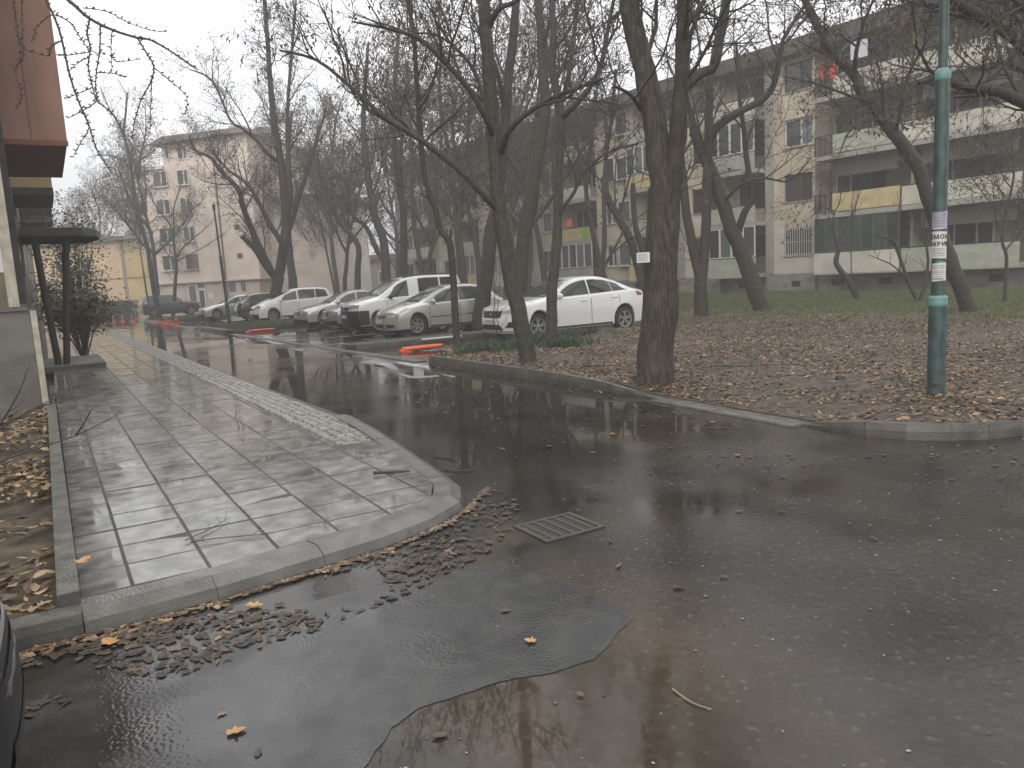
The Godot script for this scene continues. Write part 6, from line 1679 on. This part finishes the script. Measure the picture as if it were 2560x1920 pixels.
func street_things() -> void:
	var lp := post(Vector3(4.36, 0.09, -7.81), "teal lamp post pasted with paper notices, standing in the leaves on the right")
	var f := atan2(-4.36, 7.81)
	var n1 := wrap_sheet(lp, "lilac_notice", 0.0655, 1.75, 1.92, f, 1.35, m.paper_lilac)
	wrap_lines(n1, 0.0655, [1.77, 1.785, 1.80, 1.815, 1.83, 1.845, 1.86, 1.875, 1.89, 1.905], f, 1.1, m.ink_grey)
	var n2 := wrap_sheet(lp, "notice", 0.0655, 1.46, 1.725, f + 0.05, 1.3, m.paper)
	wrap_text(n2, "РЕМОНТ", 0.0655, 1.675, f + 0.02, 0.062, m.ink)
	wrap_text(n2, "ПОКРИВИ", 0.0655, 1.605, f + 0.05, 0.06, m.ink)
	wrap_lines(n2, 0.0655, [1.555, 1.54, 1.52, 1.505, 1.485], f, 0.9, m.ink_grey)
	var n3 := wrap_sheet(lp, "notice", 0.0655, 1.235, 1.415, f + 0.12, 1.15, m.paper)
	wrap_lines(n3, 0.0655, [1.39, 1.375, 1.36, 1.335, 1.32, 1.30, 1.275, 1.26, 1.25], f, 0.95, m.ink_grey)
	wrap_sheet(lp, "green_tape", 0.0655, 1.418, 1.432, f + 0.3, 0.6, flat(0.05, 0.3, 0.16, 0.5))
	wrap_sheet(lp, "rust_patch", 0.0858, 0.16, 0.2, f - 0.2, 0.7, m.dark)
	wrap_sheet(lp, "rust_patch", 0.0858, 0.0, 0.09, f, 1.5, m.dark)
	post(W(37.9, 7.3, 0.1), "distant teal lamp post at the end of the grass island", 0.03)
	post(W(60.5, 6.3, 0.1), "farthest teal lamp post beside the off-roader's tail", 0.03)
	# notice on the thick tree
	var nt := thing("tree_notice", "white paper notice fixed to the thick forked trunk", "notice", Vector3(1.78, 1.755, -10.0), 0.05)
	slab("sheet", Vector3(-0.085, -0.065, -0.03), Vector3(0.085, 0.065, -0.024), m.paper, nt)
	var ln := MB.new()
	for k in 6: ln.box(Vector3(-0.07, 0.038 - k * 0.017, -0.024), Vector3(0.06 - 0.02 * (k % 2), 0.043 - k * 0.017, -0.0225))
	part("printed_lines", ln, m.ink_grey, nt)
	# storm drain
	var dr := thing("storm_drain", "rusty iron storm drain grating in the wet asphalt", "drain", Vector3(0.25, 0, -4.74), TURN)
	slab("pit_shade_plate", Vector3(-0.2, -0.01, -0.17), Vector3(0.2, 0.0045, 0.17), m.black, dr)  # flat black plate, painted stand-in for the shaded hollow under the bars
	var fr := MB.new()
	fr.box(Vector3(-0.225, -0.01, -0.195), Vector3(0.225, 0.010, -0.165)); fr.box(Vector3(-0.225, -0.01, 0.165), Vector3(0.225, 0.010, 0.195))
	fr.box(Vector3(-0.225, -0.01, -0.165), Vector3(-0.19, 0.010, 0.165)); fr.box(Vector3(0.19, -0.01, -0.165), Vector3(0.225, 0.010, 0.165))
	part("frame", fr, m.iron, dr)
	for k in 5:
		var x := -0.152 + 0.076 * k
		var br := MB.new()
		br.hexa([Vector3(x - 0.018, -0.01, 0.165), Vector3(x + 0.018, -0.01, 0.165), Vector3(x + 0.018, -0.01, -0.165), Vector3(x - 0.018, -0.01, -0.165), Vector3(x - 0.013, 0.009, 0.164), Vector3(x + 0.013, 0.009, 0.164), Vector3(x + 0.013, 0.009, -0.164), Vector3(x - 0.013, 0.009, -0.164)])
		part("bar", br, m.iron, dr)
	# folding parking barriers
	var bars := [[Vector3(-2.05, 0.02, -18.05), 0.35, "orange folded parking barrier lying in the empty bay before the beige hatchback", m.orange, 0.95],
		[Vector3(-9.7, 0.02, -30.2), 0.3, "orange folded parking barrier lying in front of the silver saloons", m.orange, 1.0],
		[W(46.0, 5.9, 0.02), TURN, "flat orange barrier on the kerb line before the black hatchback", m.orange, 1.1],
		[W(49.5, 5.8, 0.02), TURN, "flat orange barrier on the kerb line before the far silver saloon", m.orange, 1.1]]
	for a in bars:
		var t := thing("parking_barrier", a[2], "parking barrier", a[0], a[1])
		var tb := MB.new()
		var h: float = a[4] * 0.5
		tb.tube(PackedVector3Array([Vector3(-h, 0.05, -0.12), Vector3(-h * 0.4, 0.06, -0.16), Vector3(h * 0.7, 0.07, -0.12), Vector3(h, 0.07, 0.0), Vector3(h * 0.7, 0.07, 0.12), Vector3(-h * 0.4, 0.06, 0.16), Vector3(-h, 0.05, 0.12)]), PackedFloat32Array([0.035, 0.035, 0.035, 0.035, 0.035, 0.035, 0.035]), 8)
		part("hoop", tb, a[3], t)
		slab("base_plate", Vector3(-h - 0.08, -0.015, -0.17), Vector3(-h + 0.1, 0.03, 0.17), a[3], t)
		slab("lock_arm", Vector3(-h * 0.9, 0.03, -0.025), Vector3(h * 0.6, 0.055, 0.025), a[3], t)
	var og := thing("orange_plate", "flat orange-brown plastic piece at the kerb corner by the thin black trunk", "litter", Vector3(-1.05, 0.135, -16.05), 0.5)
	var ob := MB.new()
	ob.prism(PackedVector2Array([Vector2(-0.3, -0.12), Vector2(0.1, -0.16), Vector2(0.34, -0.02), Vector2(0.1, 0.14), Vector2(-0.25, 0.12)]), 0.0, 0.035, 0.008)
	part("plate", ob, m.orange_dull, og)
	var posts := [[W(43.6, 5.75, 0.02), "orange bollard right of its twin before the far silver saloon"], [W(47.6, 5.75, 0.02), "orange bollard left of its twin before the far silver saloon"]]
	for k in 5: posts.append([W(58.0 + 1.1 * k, 4.9 - 0.5 * k, 0.02), "red-orange bollard in the cluster by the off-roader's rear wheel"])
	for k in posts.size():
		var t := thing("bollard", posts[k][1], "bollard", posts[k][0])
		if k > 1: t.set_meta("group", "red bollards clustered by the off-roader")
		var pb := MB.new()
		pb.lathe(PackedVector2Array([Vector2(0.17, -0.02), Vector2(0.17, 0.03), Vector2(0.07, 0.05), Vector2(0.05, 0.08), Vector2(0.047, 0.45), Vector2(0.04, 0.48), Vector2(0.001, 0.49)]), 14)
		pb.smooth()
		part("post", pb, m.orange, t)
		var bb := MB.new()
		bb.lathe(PackedVector2Array([Vector2(0.051, 0.3), Vector2(0.051, 0.37)]), 14)
		part("band", bb, m.paper, t)
	var cl := thing("black_lump", "small black lump on the bare soil left of the near lamp post", "litter", Vector3(3.96, 0.14, -9.18))
	part("lump", lump(Vector3(0, 0.03, 0), Vector3(0.06, 0.045, 0.05)), m.black, cl)
	tag(slab("white_strip", Vector3(-0.55, 0.13, -0.08), Vector3(0.55, 0.16, 0.08), m.paper, self), "white board lying on the small leaf-littered island", "board")
	var ws: MeshInstance3D = get_node("white_strip")
	ws.position = Vector3(-1.75, 0.0, -19.9); ws.rotation.y = 0.5
	# painted bay lines
	var bay := MB.new()
	for k in 6:
		var s: float = [21.0, 23.9, 27.2, 30.3, 43.0, 47.3][k]
		for e in 3:
			var t0 := 6.6 + e * 0.9
			bay.quad(W(s, t0, 0.0045), W(s, t0 + 0.75, 0.0045), W(s + 0.12, t0 + 0.75, 0.0045), W(s + 0.12, t0, 0.0045))
	struct(tag(part("bay_lines", bay, flat(0.3, 0.3, 0.3, 0.4), self), "worn white parking bay lines between the parked cars", "road marking"))

func leaf_mesh(kind: int) -> ArrayMesh:
	var b := MB.new()
	var r := RandomNumberGenerator.new()
	r.seed = 40 + kind
	# half outline as (across, along): oval, lobed and narrow leaves
	var half: Array = [[[0.0, -0.5], [0.2, -0.28], [0.3, 0.0], [0.2, 0.28], [0.06, 0.5]], [[0.0, -0.45], [0.3, -0.4], [0.22, -0.15], [0.48, 0.02], [0.25, 0.12], [0.22, 0.35], [0.05, 0.55]], [[0.0, -0.6], [0.12, -0.3], [0.17, 0.0], [0.1, 0.35], [0.02, 0.62]]][kind]
	var rim := []
	var curl: float = [0.35, 0.25, 0.6][kind]
	for q in half: rim.append(Vector3(q[0], q[0] * q[0] * curl * 2.0 + 0.15 * q[1] * q[1] + r.randf_range(-0.03, 0.03), q[1]))
	for k in range(half.size() - 1, 0, -1): rim.append(Vector3(-half[k][0] * r.randf_range(0.8, 1.1), half[k][0] * half[k][0] * curl * 2.6 + 0.15 * half[k][1] * half[k][1] + r.randf_range(-0.03, 0.05), half[k][1]))
	for k in rim.size(): b.tri(Vector3(0, -0.02, 0.02), rim[(k + 1) % rim.size()], rim[k])
	return b.mesh()

func blade_mesh() -> ArrayMesh:
	var b := MB.new()
	var r := RandomNumberGenerator.new()
	r.seed = 5
	for k in 9:
		var a := r.randf() * TAU
		var d := Vector3(cos(a), 0, sin(a))
		var w := Vector3(-sin(a), 0, cos(a)) * 0.03
		var o := d * r.randf() * 0.35
		var h := r.randf_range(0.6, 1.0)
		b.quad(o - w, o + w, o + d * 0.14 + w * 0.8 + Vector3(0, h * 0.6, 0), o + d * 0.14 - w * 0.8 + Vector3(0, h * 0.6, 0))
		b.tri(o + d * 0.14 - w * 0.8 + Vector3(0, h * 0.6, 0), o + d * 0.14 + w * 0.8 + Vector3(0, h * 0.6, 0), o + d * 0.42 + Vector3(0, h, 0))
	return b.mesh()

func strew_kinds(called: String, labels: Array, meshes: Array, rows: PackedFloat32Array) -> void:   # the leaves shared out among their shapes
	var cnt := rows.size() / 16
	for k in 3:
		var some := PackedFloat32Array()
		for e in range(k, cnt, 3): some.append_array(rows.slice(e * 16, e * 16 + 16))
		strew(called, labels[k], "leaves", meshes[k], m.leaf, some)

func strew(called: String, label: String, category: String, mesh: Mesh, mt: Material, rows: PackedFloat32Array) -> void:
	var mm := MultiMesh.new()
	mm.transform_format = MultiMesh.TRANSFORM_3D
	mm.use_colors = true
	mm.mesh = mesh
	mm.instance_count = rows.size() / 16
	mm.buffer = rows
	var o := MultiMeshInstance3D.new()
	o.name = numbered(called)
	o.multimesh = mm
	o.material_override = mt
	add_child(o)
	stuff(tag(o, label, category))

func row(rows: PackedFloat32Array, at: Vector3, size: float, tilt: float, r: RandomNumberGenerator, c: Color, tall := 1.0) -> void:
	var b := Basis(Vector3(r.randf_range(-1, 1), 0.01, r.randf_range(-1, 1)).normalized(), r.randf_range(-tilt, tilt)) * Basis(Vector3.UP, r.randf() * TAU)
	b = b * Basis.from_scale(Vector3(size, size * tall, size))
	rows.append_array([b.x.x, b.y.x, b.z.x, at.x, b.x.y, b.y.y, b.z.y, at.y, b.x.z, b.y.z, b.z.z, at.z, c.r, c.g, c.b, 1.0])

func leaf_color(r: RandomNumberGenerator, pale: float) -> Color:
	var k := r.randf()
	var t := r.randf_range(0.55, 1.25)
	if k < pale: return Color(0.30 * t, 0.20 * t, 0.105 * t)
	if k < pale + 0.25: return Color(0.16 * t, 0.093 * t, 0.045 * t)
	return Color(0.075 * t, 0.049 * t, 0.029 * t)

func litter() -> void:
	var kinds := [leaf_mesh(0), leaf_mesh(1), leaf_mesh(2)]
	var lf: ArrayMesh = kinds[1]
	var bl := blade_mesh()
	var r := RandomNumberGenerator.new()
	r.seed = 21
	var patch := noise(7, 0.35, 3)
	# leaves under the park trees
	var rows := PackedFloat32Array()
	for k in 150000:
		var s := r.randf_range(3.3, 24.0)
		var t := 6.3 + pow(r.randf(), 1.25) * 21.0
		if s > 15.6 and t < 15.5: continue
		if s < 15.7 and t < kerb_t(s) + 0.14: continue
		var dense := clampf(0.85 + patch.get_noise_2d(s, t) * 1.6, 0.12, 1.0) * (1.0 - 0.8 * lawn_share(s, t))
		if r.randf() > dense: continue
		var y := park_y(s, t) if s < 15.7 else 0.125 + hump(s, t)
		row(rows, W(s, t, y + 0.012), r.randf_range(0.03, 0.07), 0.5, r, leaf_color(r, 0.30), r.randf_range(0.5, 1.6))
	strew_kinds("park_leaves", ["oval brown fallen leaves carpeting the soil under the park trees", "lobed brown fallen leaves carpeting the soil under the park trees", "narrow curled fallen leaves carpeting the soil under the park trees"], kinds, rows)
	# leaves in the bed on the left
	rows = PackedFloat32Array()
	for k in 4200:
		var s := r.randf_range(4.32, 12.7)
		var t := -0.16 - pow(r.randf(), 1.3) * 3.2
		if patch.get_noise_2d(s * 2.0, t * 2.0) < -0.16 and s > 5: continue
		row(rows, W(s, t, r.randf_range(0.08, 0.125)), r.randf_range(0.05, 0.11), 0.6, r, leaf_color(r, 0.45), r.randf_range(0.6, 1.8))
	strew_kinds("bed_leaves", ["oval tan leaves heaped in the bed at the left edge", "lobed tan leaves heaped in the bed at the left edge", "narrow curled leaves heaped in the bed at the left edge"], kinds, rows)
	# sodden leaves washed along the foot of the pavement kerb
	rows = PackedFloat32Array()
	var line := corner_line()
	for k in 6500:
		var f := r.randf()
		var t := lerpf(-1.6, 2.75, f)
		var near := pow(r.randf(), 1.6)
		var foot := at_x([Vector2(-2, 4.1), Vector2(0.5, 4.12), Vector2(1.62, 4.3), Vector2(2.1, 4.5), Vector2(2.4, 4.74), Vector2(2.75, 5.1)], t)
		var s := foot - 0.02 - near * lerpf(0.95, 0.55, f)
		var island := clampf(0.42 + patch.get_noise_2d(s * 3.0, t * 2.2) * 1.5 - near * 0.45, 0.0, 1.0)
		if near < 0.05: island = 0.8
		if near > 0.08: island *= 1.0 - 0.75 * clampf((f - 0.62) * 4.0, 0.0, 1.0)
		if r.randf() > island: continue
		var pale := 0.05 if near > 0.12 else 0.22
		var c := leaf_color(r, pale)
		if near > 0.12: c = c * r.randf_range(0.35, 0.75)
		row(rows, W(s, t, 0.010), r.randf_range(0.02, 0.066), 0.12, r, c, r.randf_range(0.05, 0.35))
	for k in 600:   # a thin scatter over the crossing and along the park kerb
		var s := r.randf_range(2.0, 14.0)
		var t := 6.25 - pow(r.randf(), 3.0) * 2.6 if k % 3 else r.randf_range(-1.0, 6.0)
		if s < 4.9 and t > 4.0: t = r.randf_range(4.5, 7.2); s = 3.3 - pow(r.randf(), 2.0) * 1.2 + maxf(0, 6.2 - t) * 0.9
		if t < 2.9 and s > 4.0: continue
		row(rows, W(s, t, 0.010), r.randf_range(0.03, 0.065), 0.15, r, leaf_color(r, 0.12) * 0.8, 0.3)
	strew_kinds("gutter_leaves", ["oval dark sodden leaves matted on the asphalt below the pavement kerb", "lobed dark sodden leaves matted on the asphalt below the pavement kerb", "narrow dark sodden leaves matted on the asphalt below the pavement kerb"], kinds, rows)
	# pale bits of grit and petals on the worn asphalt
	rows = PackedFloat32Array()
	for k in 700:
		var x := r.randf_range(-0.5, 5.5)
		var z := -1.9 - pow(r.randf(), 0.8) * 5.0
		if x < -2.2 - z * 0.62 and r.randf() < 0.9: continue
		var c := Color(0.3, 0.29, 0.26) * r.randf_range(0.4, 1.2)
		row(rows, Vector3(x, 0.003, z), r.randf_range(0.006, 0.017), 0.3, r, c, 1.0)
	strew("grit", "pale grit scattered over the worn asphalt in the right foreground", "grit", lf, m.leaf, rows)
	# grass of the lawn, and tufts elsewhere
	rows = PackedFloat32Array()
	for k in 60000:
		var s := r.randf_range(3.4, 44.0)
		var t := r.randf_range(14.0, 31.0)
		if s > 15.6 and t < 15.5: continue
		if r.randf() > 0.06 + lawn_share(s, t): continue
		var y := park_y(s, t) if s < 15.7 else 0.125 + hump(s, t)
		var g := r.randf_range(0.6, 1.3)
		row(rows, W(s, t, y), r.randf_range(0.06, 0.13), 0.25, r, Color(0.10 * g, 0.135 * g, 0.04 * g), 1.0)
	for k in 2600:
		var a := r.randf_range(32.0, 38.0)
		row(rows, W(a, r.randf_range(6.3, 11.0), 0.1), r.randf_range(0.07, 0.13), 0.25, r, Color(0.075, 0.10, 0.035) * r.randf_range(0.6, 1.3), 1.0)
	for k in 1400:
		row(rows, W(r.randf_range(50.7, 59.0), r.randf_range(5.8, 9.5), 0.1), r.randf_range(0.07, 0.13), 0.25, r, Color(0.075, 0.10, 0.035) * r.randf_range(0.6, 1.3), 1.0)
	strew("lawn_grass", "short green grass of the lawn in front of the long block", "grass", bl, m.grass, rows)
	# bulb shoots in clumps beside the white sedan
	rows = PackedFloat32Array()
	for c in 26:
		var cs := r.randf_range(12.6, 15.4)
		var ct := r.randf_range(6.9, 11.2)
		if ct > 9.6: cs = r.randf_range(14.0, 15.5)
		for k in 16:
			var s := cs + r.randfn() * 0.16
			var t := ct + r.randfn() * 0.22
			if t < kerb_t(s) + 0.15: continue
			var g := r.randf_range(0.6, 1.25)
			row(rows, W(s, t, 0.12), r.randf_range(0.16, 0.27), 0.2, r, Color(0.035 * g, 0.062 * g, 0.03 * g), 1.0)
	strew("bulb_shoots", "dark green bulb shoots in clumps beside the white sedan", "plants", bl, m.grass, rows)
	# sticks and twigs dropped on the pavement and the road
	var twigs := [
		[[[-2.05, -4.55], [-1.98, -4.75], [-1.93, -4.98]], 0.006, "upright-lying thin forked twig on the near pavement slabs"],
		[[[-2.0, -4.5], [-1.86, -4.55], [-1.66, -4.57], [-1.52, -4.6]], 0.008, "short dark stick with side twigs on the near pavement slabs"],
		[[[-3.1, -6.6], [-2.95, -6.62], [-2.75, -6.7]], 0.008, "small tangle of dark twigs in the middle of the pavement"],
		[[[-1.14, -5.97], [-1.0, -5.965], [-0.85, -5.97]], 0.014, "straight black stick lying on the slabs near the kerb curve"],
		[[[-4.05, -6.3], [-4.2, -6.2], [-4.15, -6.05], [-3.85, -6.0]], 0.010, "curved black strip lying on the left slabs"],
		[[[-4.1, -5.2], [-3.8, -5.15], [-3.5, -5.35], [-3.4, -5.6]], 0.007, "bent twig against the bed kerb on the pavement"],
		[[[-3.35, -4.75], [-3.15, -4.72], [-3.0, -4.7]], 0.009, "dark twig with brown leaves on the left of the pavement"],
		[[[3.3, -9.9], [3.9, -9.75], [4.35, -9.8]], 0.012, "fallen stick lying in the park leaves behind the gutter slabs"],
		[[[3.0, -11.2], [3.4, -11.0], [3.8, -11.05]], 0.01, "second fallen stick deeper in the park leaves"],
		[[[1.9, -7.5], [2.1, -7.45], [2.25, -7.4]], 0.006, "twig on the wet road left of the gutter slabs"],
		[[[0.55, -2.75], [0.6, -2.65], [0.66, -2.6]], 0.004, "pale twig on the worn asphalt in the foreground"],
		[[[-0.75, -6.9], [-0.6, -6.8], [-0.52, -6.68]], 0.008, "black twig on the road beside the dropped kerb end"],
		[[[-0.62, -6.4], [-0.45, -6.3], [-0.34, -6.35]], 0.007, "thin brown twig on the road beside the kerb curve"]]
	for k in twigs.size():
		var a: Array = twigs[k]
		var h := 0.0
		var pts := []
		for q in a[0]:
			var s: float = -0.5113 * q[0] - 0.8594 * q[1]
			var t: float = 0.8594 * q[0] - 0.5113 * q[1]
			h = 0.105 if t < 2.35 and s > 4.3 and t > 0 else 0.135 if t > 6.4 else 0.003
			pts.append(Vector3(q[0], h + a[1], q[1]))
		var root := thing("fallen_stick", a[2], "twig", pts[0])
		for e in pts.size(): pts[e] -= root.position
		var fr := finer(pts, a[1], a[1] * 0.5, r, false)
		var tb := MB.new()
		tb.tube(fr[0], fr[1], 6)
		if k in [0, 1, 2, 5, 6]:
			sprout(tb, fr[0], fr[1], 2, r, {"n": [0, 0, 9.0 if k != 2 else 18.0], "len": [0, 0, 0.14], "up": [0, 0, 0.06], "thin": 0.0025, "depth": 2, "seeds": 0.0, "tips": []}, 0.1)
			for q in tb.v.size(): tb.v[q].y = absf(tb.v[q].y + 0.004) * 0.5
		part("stick", tb, m.dark if k in [3, 4, 7, 8, 11] else m.twig if k != 10 else flat(0.26, 0.21, 0.14, 0.6), root)
	# a few leaves that lie apart on the near asphalt
	var big := [[-1.08, -2.62, 0.07, "orange leaf alone on the dark asphalt strip"], [0.02, -3.2, 0.055, "small yellow leaf near the tip of the dark asphalt strip"], [-0.62, -2.25, 0.08, "orange leaf at the crack in the bottom foreground"], [-0.35, -2.12, 0.075, "brown leaf nearest the bottom edge"], [-1.95, -3.42, 0.1, "large tan leaf below the front kerb"], [-1.38, -3.75, 0.09, "bright orange leaf against the pavement kerb foot"], [-0.98, -4.45, 0.07, "yellow leaf at the kerb foot before the curve"], [-2.45, -4.15, 0.12, "large orange leaf in the bed beside the raised edging"]]
	for a in big:
		var g := thing("fallen_leaf", a[3], "leaf", Vector3(a[0], 0.16 if a[0] < -2.2 else 0.012, a[1]), r.randf() * TAU)
		var o := part("blade", lf, flat(0.42, 0.22, 0.075, 0.5), g)
		o.scale = Vector3(a[2], a[2] * 0.8, a[2])
